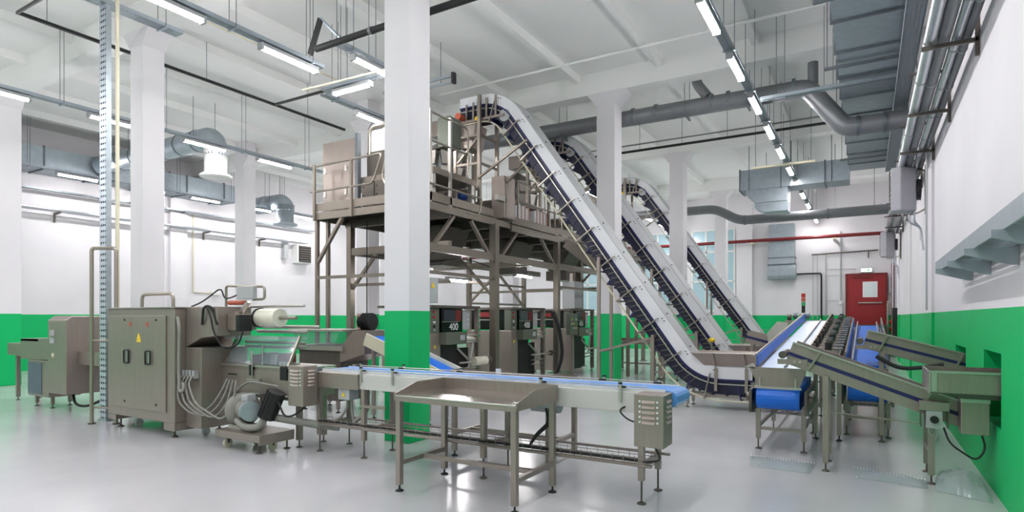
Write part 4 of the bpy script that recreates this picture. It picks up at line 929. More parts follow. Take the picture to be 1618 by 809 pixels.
# ---- bagging machines
def bagger(label, dy):
    t = thing('bagging_machine', label, 'machine', (-7.7, 9.8+dy, 0), 'vertical bagging machines')
    Y = lambda y: y+dy
    B(-8.5, -7.1, Y(8.98), Y(10.62), 1.78, 1.83).build('top_plate', 'steel_dark', t)
    B(-8.4, -7.15, Y(9.0), Y(9.3), .08, 1.28).build('side_cabinet', 'steel', t, .008)
    B(-7.34, -7.16, Y(9.0), Y(9.28), 1.28, 1.78).build('control_panel', 'olive_grey', t, .006)
    B(-8.3, -7.345, Y(9.04), Y(9.3), 1.3, 1.77).build('dark_housing', 'black_gloss', t)
    B(-8.2, -7.5, Y(9.03), Y(9.04), 1.52, 1.545).build('glass_trim', 'steel_light', t)
    B(-8.05, -7.75, Y(9.03), Y(9.04), 1.6, 1.72).build('red_guard', 'maroon', t)
    for i, (z, m_) in enumerate(((1.7, 'red_bright'), (1.6, 'red_bright'), (1.5, 'paper'), (1.42, 'black'), (1.35, 'panel_grey'))):
        MB().cyl((-7.16, Y(9.1), z), (-7.13, Y(9.1), z), .022, n=10).build('push_button', m_, t)
    MB().prism([(Y(9.08), 1.0), (Y(9.16), 1.0), (Y(9.12), 1.07)], 'x', -7.149, -7.145).build('warning_sticker', 'yellow', t)
    B(-8.3, -7.12, Y(9.31), Y(10.0), 1.3, 1.77).build('print_head_housing', 'black_gloss', t, .006)
    B(-7.118, -7.112, Y(9.36), Y(9.75), 1.52, 1.74).build('window', 'screen', t)
    B(-7.118, -7.108, Y(9.74), Y(9.93), 1.52, 1.74).build('red_guard', 'maroon', t)
    B(-7.12, -7.1, Y(9.31), Y(9.85), 1.5, 1.512).build('rail', 'steel_light', t)
    text_mesh('400', .2, 'paper', t, (-7.108, Y(9.68), 1.40), (R(90), 0, R(90)))
    B(-7.9, -6.98, Y(9.27), Y(9.96), 1.06, 1.3).build('sealing_unit', 'olive_grey', t, .01)
    B(-6.978, -6.972, Y(9.72), Y(9.88), 1.14, 1.24).build('viewing_window', 'panel_grey', t)
    B(-8.2, -7.2, Y(9.32), Y(9.9), .12, 1.06).build('dark_chamber', 'black', t)
    B(-8.3, -7.4, Y(10.0), Y(10.6), .12, .95).build('rear_cabinet', 'black', t)
    B(-7.8, -7.65, Y(10.0), Y(10.54), .95, 1.78).build('dark_back', 'black', t)  # added black sheet standing in for shade inside the open machine
    B(-7.64, -7.2, Y(10.1), Y(10.38), 1.34, 1.74).build('thermal_box', 'panel_grey', t, .006)
    for z in (1.45, 1.55, 1.65): MB().cyl((-7.2, Y(10.3), z), (-7.185, Y(10.3), z), .015, n=8).build('screw', 'paper', t)
    MB().prism([(-7.75, 1.3), (-7.15, 1.16), (-7.15, 1.13), (-7.75, 1.27)], 'y', Y(10.02), Y(10.52)).build('film_web', 'film', t)
    for z in (1.22, 1.12, 1.08): MB().cyl((-7.14, Y(10.0), z), (-7.14, Y(10.58), z), .022, n=10).build('film_roller', 'steel_light', t)
    B(-7.2, -7.1, Y(10.54), Y(10.62), .08, 1.78).build('front_post', 'steel', t)
    for i in range(9): B(-7.1, -7.09, Y(10.555), Y(10.605), 1.18+i*.065, 1.22+i*.065).build('terminal', ('green_sign', 'steel_light')[i % 2], t)
    MB().bar((-7.3, Y(10.05), .96), (-7.12, Y(10.35), .62), .04, .04).build('dancer_arm', 'steel_light', t)
    MB().bar((-7.14, Y(10.4), 1.06), (-7.14, Y(10.25), .55), .06, .02, (1,0,0)).build('film_arm', 'panel_grey', t)
    MB().cyl((-7.0, Y(9.72), .68), (-7.0, Y(10.9), .68), .02, n=10).build('reel_shaft', 'steel_light', t)
    MB().cyl((-7.0, Y(10.72), .68), (-7.0, Y(10.86), .68), .07, n=14).build('reel_hub', 'steel_dark', t)
    for x, y in ((-8.3, 9.1), (-7.25, 9.1), (-8.3, 10.5), (-7.16, 10.56)): leg(t, x, Y(y), .12, .05, .05)
    for z in (.42, .52): B(-7.15, -7.1, Y(9.95), Y(10.5), z, z+.03).build('lower_rail', 'steel_light', t)
    if dy == 0:
        MB().cyl((-7.0, Y(10.22), .68), (-7.0, Y(10.66), .68), .095, n=22).build('film_reel', 'film', t)
    else:
        for q in range(3): MB().tube(fillet([(-6.95, Y(10.7)+q*.05, 1.75), (-6.85, Y(10.9)+q*.04, 1.3), (-6.8, Y(11.0)+q*.04, .6), (-6.9, Y(10.8)+q*.04, .1)], .3, 7), .028, 8).build('hose', 'rubber', t)
    return t
bagger('bagging machine with a pale film reel, nearest, right of the nearest column', 0)
bagger('bagging machine with an empty reel shaft and black hoses', 3.0)
bagger('bagging machine farthest back under the platform, mostly hidden', 6.2)
t = thing('control_cabinet', 'grey cabinet with warning sign on the back of the nearest column', 'control box', (-5.05, 6.3, 1.78))
B(-5.15, -4.97, 6.232, 6.42, 1.79, 2.13).build('box', 'panel_grey', t, .008)
MB().prism([(6.26, 1.99), (6.34, 1.99), (6.30, 2.07)], 'x', -4.969, -4.964).build('warning_sticker', 'yellow', t)
t = thing('operator_panel', 'green-tinted operator panel with rows of buttons beside the second bagging machine', 'control box', (-6.9, 14.9, 0))
B(-7.0, -6.88, 14.65, 15.15, 1.12, 1.7).build('panel', 'olive_grey', t, .008)
for i in range(3):
    for j in range(3): MB().cyl((-6.88, 14.75+j*.13, 1.3+i*.12), (-6.86, 14.75+j*.13, 1.3+i*.12), .022, n=8).build('push_button', ('green_sign', 'paper', 'yellow')[(i+j) % 3], t)
B(-6.97, -6.91, 14.87, 14.93, 0, 1.12).build('stand', 'steel', t); B(-7.05, -6.83, 14.78, 15.02, 0, .02).build('base_plate', 'steel', t)
t = thing('steel_cabinet', 'tall grey cabinet under the platform behind the operator panel', 'cabinet', (-7.6, 16.2, 0))
B(-7.75, -7.35, 15.95, 16.5, 1.85, 2.65).build('box', 'panel_grey', t, .01); B(-7.6, -7.5, 16.15, 16.3, 1.83, 2.9).build('mount', 'steel', t)
# far tables and frames seen under the elevators
for i, (x0, x1, y0, y1, lab) in enumerate(((-6.3, -5.1, 16.4, 17.1, 'steel table under the elevators beyond the second column'), (-5.0, -3.8, 16.0, 16.7, 'steel table far behind the first elevator stand'))):
    work_table('work_table', lab, x0, x1, y0, y1, True)
t = thing('steel_bin', 'dark steel bin on a low frame behind the second column', 'bin', (-4.3, 14.6, 0))
MB().prism([(-4.65, .95), (-4.0, .95), (-4.1, .45), (-4.55, .45)], 'y', 15.0, 15.5).build('bin', 'steel_dark', t)
for x in (-4.55, -4.1):
    for y in (15.05, 15.45): leg(t, x, y, .46, .04, .04)
for z in (.2,): MB().bar((-4.55, 15.05, z), (-4.1, 15.05, z), .03, .03).build('stretcher', 'steel', t)
# ================================================================== bucket elevators
def elevator(label, dy, hop):
    Y0_, Y1_ = 10.72+dy, 11.22+dy
    t = thing('bucket_elevator', label, 'conveyor', (-4.5, 10.97+dy, 0), 'inclined bucket elevators')
    path = [V((p.x, p.y)) for p in fillet([(-1.62, .5, 0), (-2.64, .5, 0), (-6.654, 6.15, 0), (-7.7, 6.15, 0)], .62, 10)]
    # path runs from the infeed to the head: its right-hand side (negative offset) is the upper, covered side
    for a, b in ((Y0_, Y0_+.02), (Y1_-.02, Y1_)): MB().band(path, -.235, -.02, 'y', a, b).build('side_cover', 'white_cover', t)
    MB().band(path, -.25, -.235, 'y', Y0_, Y1_).build('top_cover', 'panel_grey', t)
    MB().band(path, -.03, -.0, 'y', Y0_-.012, Y0_+.02).build('edge_rail', 'navy', t)
    MB().band(path, .05, .07, 'y', Y0_+.0, Y0_+.022).build('edge_rail', 'steel_light', t)
    MB().band(path, -.1, .235, 'y', Y0_+.022, Y1_-.045).build('belt', 'navy_dark', t)
    MB().band(path, .0, .26, 'y', Y1_-.02, Y1_).build('back_plate', 'steel_dark', t)
    MB().band(path, .33, .355, 'y', Y0_-.01, Y0_+.02).build('lower_rail', 'cream' if hop else 'steel_light', t)
    # cleats along the belt
    seg = [(path[i+1]-path[i]).length for i in range(len(path)-1)]; L = sum(seg)
    def at(s):
        for i, q in enumerate(seg):
            if s <= q: d = (path[i+1]-path[i]).normalized(); return path[i]+d*s, d
            s -= q
        d = (path[-1]-path[-2]).normalized(); return path[-1], d
    n = 46
    for i in range(n):
        p, d = at((i+.5)*L/n); nn = V((-d.y, d.x))
        tall = (i % 4 == 1)
        a = p+nn*.05; b = p+nn*(.33 if tall else .262)-d*(.07 if tall else .02)
        poly = [a-d*.012, a+d*.012, b+d*.014, b-d*.014]
        MB().prism([(q.x, q.y) for q in poly], 'y', Y0_+.012, Y1_-.05).build('bucket' if tall else 'cleat', 'navy' if tall else 'navy_dark', t)
    # corrugated side wall of the lower half
    for i in range(60):
        p, d = at(.9+i*.055); nn = V((-d.y, d.x)); a = p+nn*.03; b = p+nn*.2+d*.07
        poly = [a-d*.008, a+d*.012, b+d*.012, b-d*.008]
        MB().prism([(q.x, q.y) for q in poly], 'y', Y0_+.008, Y0_+.03).build('belt_rib', 'steel_dark' if i % 2 else 'navy_dark', t)
    # clamp brackets across the side
    for i in range(11):
        p, d = at(.75+i*(L-1.3)/10.5); nn = V((-d.y, d.x))
        a = p-nn*.1; b = p+nn*.34
        br = MB(); br.bar((a.x, Y0_-.05, a.y), (b.x, Y0_-.05, b.y), .02, .035, (0,1,0)); o = br.build('bracket', 'tube_steel', t)
        MB().cyl((a.x, Y0_+.01, a.y), (a.x, Y0_-.07, a.y), .016, n=8).build('stud', 'steel_light', o)
        MB().cyl((b.x, Y1_, b.y), (b.x, Y0_-.07, b.y), .016, n=8).build('cross_rod', 'steel', o)
        e = p-nn*.17-d*.04
        for q in (0, .06): MB().cyl((e.x-d.x*q, Y0_-.006, e.y-d.y*q), (e.x-d.x*q, Y0_+.004, e.y-d.y*q), .012, n=8).build('bolt', 'black', t)
        e = p-nn*.252; MB().cyl((e.x, Y0_+.14, e.y), (e.x+nn.x*-.02, Y0_+.14, e.y-nn.y*.02), .014, n=6).build('bolt', 'navy', t)
    # head drum and drive
    MB().cyl((-6.55, Y0_-.01, 5.85), (-6.55, Y0_+.02, 5.85), .13, n=20).build('guide_disc', 'panel_grey', t)
    for i, x in enumerate((-6.75, -6.98, -7.2, -7.32, -7.5)):
        B(x-.02, x+.02, Y0_-.05, Y0_-.03, 5.83, 6.3-.02*i).build('head_bracket', 'tube_steel', t)
    MB().bar((-6.55, Y0_-.03, 5.85), (-7.85, Y0_-.03, 5.85), .04, .05).build('head_beam', 'steel', t)
    m_ = MB(); m_.cyl((-7.62, Y0_-.2, 5.95), (-7.62, Y0_-.02, 5.95), .075, n=14); m_.build('drive_motor', 'orange', t)
    MB().cyl((-7.2, Y0_-.1, 5.86), (-7.2, Y0_-.05, 5.86), .045, n=12).build('emergency_stop', 'yellow', t)
    MB().prism([(-7.75, 5.8), (-7.3, 5.8), (-7.42, 5.3), (-7.7, 5.3)], 'y', Y0_+.02, Y1_-.02).build('discharge_chute', 'steel', t)
    # infeed hopper over the level part
    h = MB(); a0, a1 = Y0_-.12, Y1_+.12
    z0, z1 = .72, .98
    vs = [(-2.42, Y0_+.02, z0), (-1.5, Y0_+.02, z0), (-1.5, Y1_-.02, z0), (-2.42, Y1_-.02, z0), (-2.66, a0, z1), (-1.42, a0, z1), (-1.42, a1, z1), (-2.66, a1, z1)]
    h.add(vs, [(0,1,5,4), (1,2,6,5), (2,3,7,6), (3,0,4,7)]); o = h.build('infeed_hopper', 'steel', t)
    so = o.modifiers.new('thickness', 'SOLIDIFY'); so.thickness = .012
    MB().tube([(-2.66, a0, z1), (-1.42, a0, z1)], .012, 8).build('hopper_rim', 'steel_light', t)
    for x in (-2.25, -1.75):
        MB().tube(fillet([(x-.03, a0-.012, z1), (x, Y0_-.03, z0), (x, Y0_-.03, .42)], .1), .012, 6).build('hopper_stay', 'steel', t)
        B(x-.025, x+.025, Y0_-.045, Y0_-.02, .32, .72).build('frame_plate', 'steel', t)
    B(-1.66, -1.58, Y0_, Y1_, .34, .72).build('tail_plate', 'steel', t)
    # supports
    for y in (Y0_+.04, Y1_-.04):
        leg(t, -1.66, y, .5, .05, .06, fm='steel_dark'); leg(t, -2.75, y, .42, .05, .06, fm='steel_dark')
        MB().bar((-1.66, y, .22), (-2.75, y, .22), .04, .04).build('base_rail', 'steel', t)
    for x, zt_ in ((-4.4, 2.72), (-3.35, 1.25)):
        for y in (Y0_-.07, Y1_+.07):
            leg(t, x, y, zt_, .055, .06, fm='steel_dark')
        MB().bar((x, Y0_-.07, zt_*.35), (x, Y1_+.07, zt_*.35), .04, .04).build('stand_tie', 'steel', t)
        MB().bar((x, Y0_-.1, zt_), (x, Y1_+.1, zt_), .05, .05).build('stand_head', 'steel', t)
    MB().bar((-4.4, Y0_-.07, .95), (-3.35, Y0_-.07, 1.22), .04, .07, (0,1,0)).build('stand_brace', 'steel', t)
    MB().bar((-4.4, Y0_-.07, .3), (-3.35, Y0_-.07, .3), .04, .04).build('stand_tie', 'steel', t)
    return t
elevator('nearest inclined bucket elevator with white cover and navy belt', 0, True)
elevator('second inclined bucket elevator, passing behind the flared column', 3.25, False)
elevator('third and farthest inclined bucket elevator', 8.95, False)
for dy, x in ((3.0, -2.75), (8.7, -2.75)):
    t = thing('emergency_stop', 'yellow emergency stop head on a slim post at the foot of the %s elevator' % ('second' if dy < 5 else 'third'), 'switch', (x-.2, 10.6+dy, 0))
    MB().cyl((x-.2, 10.6+dy, 0), (x-.2, 10.6+dy, 1.05), .02, n=8).build('post', 'steel', t)
    MB().rev([(0, 0), (.07, 0), (.07, .06), (.04, .09), (0, .09)], (x-.2, 10.6+dy, 1.05), (0,0,1), 14).build('head', 'yellow', t)
# ================================================================== grading belts and take-away conveyors on the right
def grading_belt(label, x0, x1, ya, yb, za, zb, white):
    """belt that rises away from the viewer, with a hanging blue curtain of belt at its near end"""
    t = thing('grading_conveyor', label, 'conveyor', ((x0+x1)/2, (ya+yb)/2, 0), 'grading belts')
    pth = [V((ya, za)), V((yb, zb))]
    MB().band(pth, -.03, .0, 'x', x0+.03, x1-.03).build('upper_belt', 'belt_white' if white else 'belt_blue', t)
    MB().band(pth, -.09, -.04, 'x', x0, x1).build('bed', 'steel', t)
    # near end roll with the returning belt
    ey = ya-.12; st = []
    r0 = .13
    zc_ = za-.34
    pts = [(ey+.05+r0*math.cos(a), zc_+r0*math.sin(a)) for a in [R(q) for q in range(90, 271, 18)]]
    MB().prism([(ey+1.6, zc_+r0)]+pts+[(ey+1.6, zc_-r0)], 'x', x0+.02, x1-.02).build('lower_belt', 'belt_blue', t)
    for x in (x0-.06, x1+.03): B(x, x+.03, ey-.06, ey+1.6, zc_-.17, zc_+.1).build('side_plate', 'steel_dark', t)
    for x in (x0-.10, x1+.04):
        MB().cyl((x, ey+.05, zc_), (x+.07, ey+.05, zc_), .05, n=14).build('bearing', 'steel_dark', t)
        for q in range(3): MB().cyl((x, ey+.2+q*.16, zc_+.03), (x+.06, ey+.2+q*.16, zc_+.03), .025, n=10).build('tension_bolt', 'steel_light', t)
    if white:
        MB().prism([(x0-.06, za+.02), (x1+.06, za+.02), (x1-.02, za-.2), (x0+.04, za-.2)], 'y', ya-.16, ya-.148).build('front_plate', 'steel', t)
        B(x0+.0, x1-.0, ya-.165, ya-.145, za-.225, za-.2).build('plate_lip', 'steel_light', t)
        for x in (x0+.06, x1-.06): B(x-.008, x+.008, ya-.18, ya-.16, za-.2, za-.1).build('plate_hook', 'steel_light', t)
        MB().prism([(x0-.12, za+.02), (x0-.06, za+.05), (x0+.02, za+.0)], 'y', ya-.16, ya+.1).build('corner_plate', 'steel_light', t)
    # side boards
    for x, s in ((x0-.02, 1), (x1, 1)):
        MB().band(pth, .0, .17, 'x', x, x+.02).build('side_board', 'steel', t)
    MB().band(pth, .02, .15, 'x', x0, x0+.012).build('side_liner', 'belt_blue', t)
    if white: MB().band(pth, .0, .04, 'x', (x0+x1)/2+.05, (x0+x1)/2+.06).build('lane_divider', 'steel_light', t)
    else:
        for x in (x0+.06, x1-.08): MB().band(pth, .05, .09, 'x', x, x+.02).build('lane_guide', 'steel_light', t)
    d = (pth[1]-pth[0]).normalized()
    n = 6
    for i in range(n):
        p = pth[0]+(pth[1]-pth[0])*((i+.6)/n)
        MB().bar((x0-(.14 if white else .055), p.x, p.y+.06), (x0-.02, p.x, p.y+.06), .025, .025).build('board_stay', 'steel_light', t)
        MB().cyl((x0+.02, p.x, p.y-.12), (x1-.02, p.x, p.y-.12), .035, n=10).build('support_roller', 'steel_dark', t)
    for y in (ya+.12, ya+1.5, ya+3.2, yb-.2):
        for x in (x0, x1): leg(t, x, y, za-.5 if y < ya+1.6 else za+(zb-za)*(y-ya)/(yb-ya)-.08, .05, .13, fm='steel_dark')
        MB().bar((x0+.02, y, .25), (x1-.02, y, .25), .03, .035).build('stretcher', 'steel', t)
    for x in (x0, x1): MB().bar((x, ya+.12, .27), (x, yb-.2, .27), .03, .035).build('lower_rail', 'steel', t)
    w = MB()
    for q in range(9): w.cyl((x0+.02+q*(x1-x0-.04)/8, ya+.1, zc_-.2), (x0+.02+q*(x1-x0-.04)/8, ya+1.4, zc_-.2), .004, n=5)
    for q in range(14): w.cyl((x0, ya+.1+q*.1, zc_-.2), (x1, ya+.1+q*.1, zc_-.2), .004, n=5)
    w.build('wire_guard', 'steel', t, kind='stuff')
    return t
grading_belt('left grading conveyor with pale upper belt and bright blue roll at its near end', -1.14, -.64, 7.68, 14.2, .99, 1.52, True)
grading_belt('right grading conveyor with bright blue belt, nearer the wall openings', -.24, .24, 9.2, 14.6, .96, 1.42, False)

def takeaway(label, xa, za, xb, zb, y0, y1, legs, m='steel', box=True):
    t = thing('takeaway_conveyor', label, 'conveyor', ((xa+xb)/2, (y0+y1)/2, 0), 'take-away conveyors')
    pth = [V((xa, za)), V((xb, zb))]; d = (pth[1]-pth[0]).normalized(); nn = V((-d.y, d.x))
    for y in (y0, y1-.02):
        MB().band(pth, .015, .125, 'y', y, y+.02).build('side_guide', m, t, .003)
        MB().band(pth, -.115, -.02, 'y', y, y+.02).build('side_frame', m, t, .003)
    MB().band(pth, .115, .13, 'y', y0-.025, y0).build('top_lip', 'steel_light', t)
    MB().band(pth, -.035, .02, 'y', y0+.025, y1-.025).build('belt', 'navy', t)
    MB().band(pth, -.02, .015, 'y', y0-.002, y0+.025).build('belt_edge', 'navy', t)
    for f_ in (.16, .8):
        p = pth[0]+(pth[1]-pth[0])*f_; a = p+nn*.12+d*.02; b = p-nn*.1-d*.02
        MB().bar((a.x, y0-.02, a.y), (b.x, y0-.02, b.y), .02, .035, (0,1,0)).build('bracket', 'tube_steel', t)
    e = pth[0]-d*.05-nn*.04
    MB().cyl((e.x, y0-.03, e.y), (e.x, y1+.03, e.y), .04, n=14).build('end_roller', 'steel_dark', t)
    B(e.x-.05, e.x+.24, y0-.02, y0, e.y-.1, e.y-.045).build('tension_plate', 'steel', t)
    for q in (0, .05): MB().cyl((e.x+.12+q, y0-.035, e.y-.07), (e.x+.12+q, y0-.02, e.y-.07), .012, n=8).build('bolt', 'steel_light', t)
    for x, ys_ in legs:
        z = za+(zb-za)*(x-xa)/(xb-xa)-.1
        for y in ys_: leg(t, x, y, z, .055, .09, fm='steel_dark')
        if len(ys_) == 2: MB().bar((x, ys_[0], .3), (x, ys_[1], .3), .04, .04).build('stretcher', 'steel', t)
    return t
t = takeaway('near take-away conveyor sloping down to the opening in the green wall', -.72, 1.215, .78, .67, 7.02, 7.5, ((-.37, (7.0, 7.5)), (.53, (6.98, 7.5))))
B(.74, .95, 6.8, 7.0, .53, .9).build('drive_box', 'steel', t, .006); B(.735, .955, 6.795, 7.0, .82, .905).build('drive_lid', 'steel_light', t, .004)
sw = B(.43, .66, 6.86, 6.96, .72, .80).build('switch_cover', 'steel', t)
for x in (.435, .645): B(x, x+.012, 6.86, 6.95, .56, .72).build('switch_plate', 'steel_dark', t)
b = B(.48, .61, 6.87, 6.95, .55, .72).build('switch_box', 'panel_grey', t, .006)
MB().cyl((.545, 6.84, .635), (.545, 6.87, .635), .035, n=16).build('rotary_knob', 'black', b)
MB().tube(fillet([(.62, 6.9, .56), (.66, 6.86, .42), (.86, 6.86, .28), (.93, 6.86, .4), (.9, 6.88, .53)], .15, 7), .009, 7).build('cable', 'rubber', t)
MB().tube(fillet([(.5, 6.93, .55), (.52, 6.93, .47), (.58, 6.95, .5), (.54, 6.97, .35)], .06, 5), .006, 6).build('cable', 'panel_grey', t)
MB().bar((-.37, 7.02, .62), (.5, 7.02, .56), .012, .012).build('tie_rod', 'steel', t)
t = takeaway('far take-away conveyor sloping down to the second opening in the green wall', -.02, 1.31, 1.2, .98, 9.0, 9.5, ((.16, (9.0, 9.5)),))
for x, y, r0 in ((.25, 8.95, .1),):
    MB().tube(fillet([(.1, 8.93, 1.1), (.35, 8.9, .95), (.6, 8.9, .98), (.8, 8.92, 1.02)], .15, 6), .025, 8).build('hose', 'rubber', t)
t = thing('chute_trough', 'open stainless trough sticking out of the wall opening', 'chute', (.8, 7.0, .87))
tr = MB(); y0, y1 = 6.68, 7.46
B(.5, 1.3, y0, y0+.012, .91, 1.1).build('side_panel', 'steel', t); B(.5, 1.3, y1-.012, y1, .91, 1.1).build('side_panel', 'steel', t)
B(.5, 1.3, y0, y1, .9, .912).build('bottom', 'steel_dark', t)
B(.488, .5, y0, y1, .9, 1.1).build('end_panel', 'steel_light', t)
B(.49, 1.3, y0-.012, y0, 1.09, 1.11).build('rim', 'steel_light', t); B(.51, .55, y0-.006, y0, .92, 1.09).build('corner_strip', 'steel_light', t)
MB().prism([(.55, .9), (1.3, .9), (1.3, .86), (.75, .86)], 'y', y0+.05, y1-.05).build('chute_floor', 'steel_dark', t)
# feed box at the infeed of the third elevator, with its short belt
t = thing('feed_conveyor', 'short feed conveyor with navy belt dropping into the far elevator hopper', 'conveyor', (-1.6, 13.0, 0))
pth = [V((-2.0, 1.22)), V((-1.35, 1.05))]
for y in (12.2, 12.6): MB().band(pth, -.1, .12, 'y', y, y+.02).build('side_panel', 'steel', t)
MB().band(pth, -.02, .03, 'y', 12.19, 12.6).build('belt', 'navy', t)
for x in (-1.9, -1.45):
    for y in (12.22, 12.6): leg(t, x, y, 1.1, .045, .06)
t = thing('chute_plate', 'upright grey steel sheet with hoppers left of the pale grading belt', 'chute', (-1.6, 12.4, 0))
MB().prism([(-1.55, .98), (-1.25, .98), (-1.25, 1.5), (-1.42, 1.52), (-1.6, 1.3)], 'y', 11.95, 11.98).build('sheet', 'steel_light', t)
for x in (-1.5, -1.3): leg(t, x, 12.0, 1.2, .04, .05)
# roller motor bank between the grading belts
t = thing('roller_bank', 'bank of dark grading rollers and small drives between the two grading belts', 'machine', (-.45, 10.8, 0))
for x in (-.58, -.31): MB().bar((x, 8.6, 1.02), (x, 14.0, 1.46), .02, .16).build('side_frame', 'steel', t)
for i in range(16):
    y = 8.75+i*.33; z = 1.08+(y-8.6)*.081
    MB().cyl((-.57, y, z+.03), (-.32, y, z+.03), .05, n=12).build('grading_roller', 'steel_dark', t)
    MB().cyl((-.44, y+.14, z+.05), (-.44, y+.14, z+.17), .04, n=10).build('air_cylinder', ('rubber', 'steel_dark', 'galv_dark')[i % 3], t)
    B(-.62, -.58, y-.05, y+.05, z+.04, z+.16).build('valve_block', ('steel_dark', 'rubber')[i % 2], t)
    MB().cyl((-.36, y, z+.1), (-.26, y, z+.1), .014, n=8).build('push_rod', 'galv_dark', t)
for x in (-.58, -.31):
    for y in (8.8, 11.2, 13.8): leg(t, x, y, 1.0+(y-8.6)*.081, .05, .07)
for q in range(3): MB().tube(fillet([(-.45, 8.8, .95), (-.5+q*.05, 9.4, .7), (-.4, 10.2, .75+q*.04), (-.45, 11.2, .95)], .3), .014, 6).build('cable', 'rubber', t)
t = thing('drive_cluster', 'dark drive motors on the far end of the pale grading belt', 'machine', (-1.1, 14.3, 0))
for i in range(4): MB().cyl((-1.5+i*.12, 14.35, 1.6+.03*(i % 2)), (-1.42+i*.12, 14.35, 1.6+.03*(i % 2)), .07, n=12).build('motor', ('steel_dark', 'galv_dark')[i % 2], t)
MB().bar((-1.55, 14.35, 1.5), (-.6, 14.35, 1.5), .06, .06).build('cross_beam', 'steel', t)
for x in (-1.5, -.65): leg(t, x, 14.35, 1.5, .05, .06)
t = thing('signal_tower', 'red, amber and green signal light on a slim post behind the pale grading belt', 'lamp', (-1.35, 15.5, 0))
MB().cyl((-1.28, 15.5, 0), (-1.28, 15.5, 1.72), .015, n=8).build('post', 'steel_light', t)
for i, m_ in enumerate(('green_sign', 'orange', 'red_bright')): MB().cyl((-1.28, 15.5, 1.86+i*.1), (-1.28, 15.5, 1.95+i*.1), .045, n=12).build('light_segment', m_, t)
MB().cyl((-1.28, 15.5, 1.7), (-1.28, 15.5, 1.86), .04, n=12).build('lamp_base', 'black', t)
# ---- clear plastic film bags lying on the floor
def film_bag(label, pts, h, seed):
    rnd = random.Random(seed); n, m_ = 14, 7
    a, b, c, d = [V(p) for p in pts]; vs = []
    for j in range(m_):
        for i in range(n):
            u, v = i/(n-1), j/(m_-1)
            p = (a*(1-u)+b*u)*(1-v)+(d*(1-u)+c*u)*v
            e = math.sin(math.pi*u)**.5*math.sin(math.pi*v)**.7
            vs.append((p.x, p.y, .006+h*e*(.55+.45*rnd.random())))
    fs = [(j*n+i, j*n+i+1, (j+1)*n+i+1, (j+1)*n+i) for j in range(m_-1) for i in range(n-1)]
    mb = MB(); mb.add(vs, fs, True)
    lo = [(x, y, .003) for x, y, z in vs]; mb.add(lo, fs, True)
    t = thing('plastic_bag', label, 'plastic bag', ((a+c)/2).to_tuple(), 'clear bags on the floor')
    mb.build('film', 'clear_film', t)
    s = MB()
    for q in range(22):
        u = (q+.5)/22; p = d*(1-u)+c*u; dv = (d-a).normalized()*.05
        s.bar((p.x, p.y, .012), (p.x-dv.x, p.y-dv.y, .012), .006, .008)
    s.build('crimped_seam', 'paper', t, kind='stuff')
film_bag('flat clear plastic bag on the floor under the pale grading belt', [(-1.08, 6.8, 0), (-.5, 6.78, 0), (-.48, 7.28, 0), (-1.16, 7.32, 0)], .05, 1)
film_bag('flat clear plastic bag on the floor between the take-away conveyor legs', [(-.1, 6.86, 0), (.49, 6.74, 0), (.5, 7.1, 0), (-.13, 7.28, 0)], .05, 2)
film_bag('puffed clear plastic bag lying against the green wall', [(.54, 6.72, 0), (.93, 6.5, 0), (.96, 7.15, 0), (.58, 7.3, 0)], .2, 3)
# ================================================================== right wall fittings
t = thing('pipe_rack', 'four parallel insulated pipes on brackets along the right wall', 'pipe', (.75, 12, 4.4))
for x, z, r, m_ in ((.58, 4.55, .062, 'pipe_silver'), (.70, 4.56, .062, 'pipe_grey'), (.81, 4.53, .045, 'pipe_silver'), (.90, 4.55, .045, 'pipe_grey')):
    p = MB().cyl((x, 1.0, z), (x, 24.8, z), r, n=14).build('pipe_body', m_, t)
    y = 2.0+x*1.3
    while y < 20: MB().cyl((x, y-.015, z), (x, y+.015, z), r+.006, n=14).build('pipe_clamp', 'panel_grey', p); y += 1.25
for y in (2.9, 5.3, 7.75, 10.2, 12.5, 15.1, 17.6, 20.1, 22.6):
    MB().bar((.5, y, 4.465), (.985, y, 4.465), .04, .04).build('bracket_arm', 'steel_dark', t)
    B(.96, .995, y-.02, y+.02, 4.3, 4.95).build('bracket_plate', 'steel_dark', t)
    MB().bar((.45, y-1.2, 4.64), (.64, y-1.2, 4.64), .03, .03).build('cable_arm', 'steel_dark', t)
    MB().bar((.74, y-1.2, 4.62), (.86, y-1.2, 4.62), .03, .03).build('cable_arm', 'rubber', t)
t = thing('cable_ladder', 'galvanised cable ladder on triangular brackets on the right wall', 'cable tray', (.8, 6, 2.1))
for x in (.72, .95): B(x, x+.012, 3.0, 8.95, 2.14, 2.27).build('side_rail', 'galv', t)
y = 3.1
while y < 8.9: MB().bar((.73, y, 2.18), (.95, y, 2.18), .025, .02).build('rung', 'galv', t); y += .16
for y in (3.5, 4.7, 5.9, 7.1, 8.2):
    MB().prism([(.66, 2.14), (.998, 2.14), (.998, 2.0), (.96, 2.0), (.66, 2.09)], 'y', y-.012, y+.012).build('bracket', 'galv', t)
for q in range(3): MB().tube([(.77+q*.05, 3.0, 2.205), (.79+q*.04, 6.0, 2.205), (.77+q*.05, 8.9, 2.205)], .014, 6).build('cable', 'hose_grey', t)
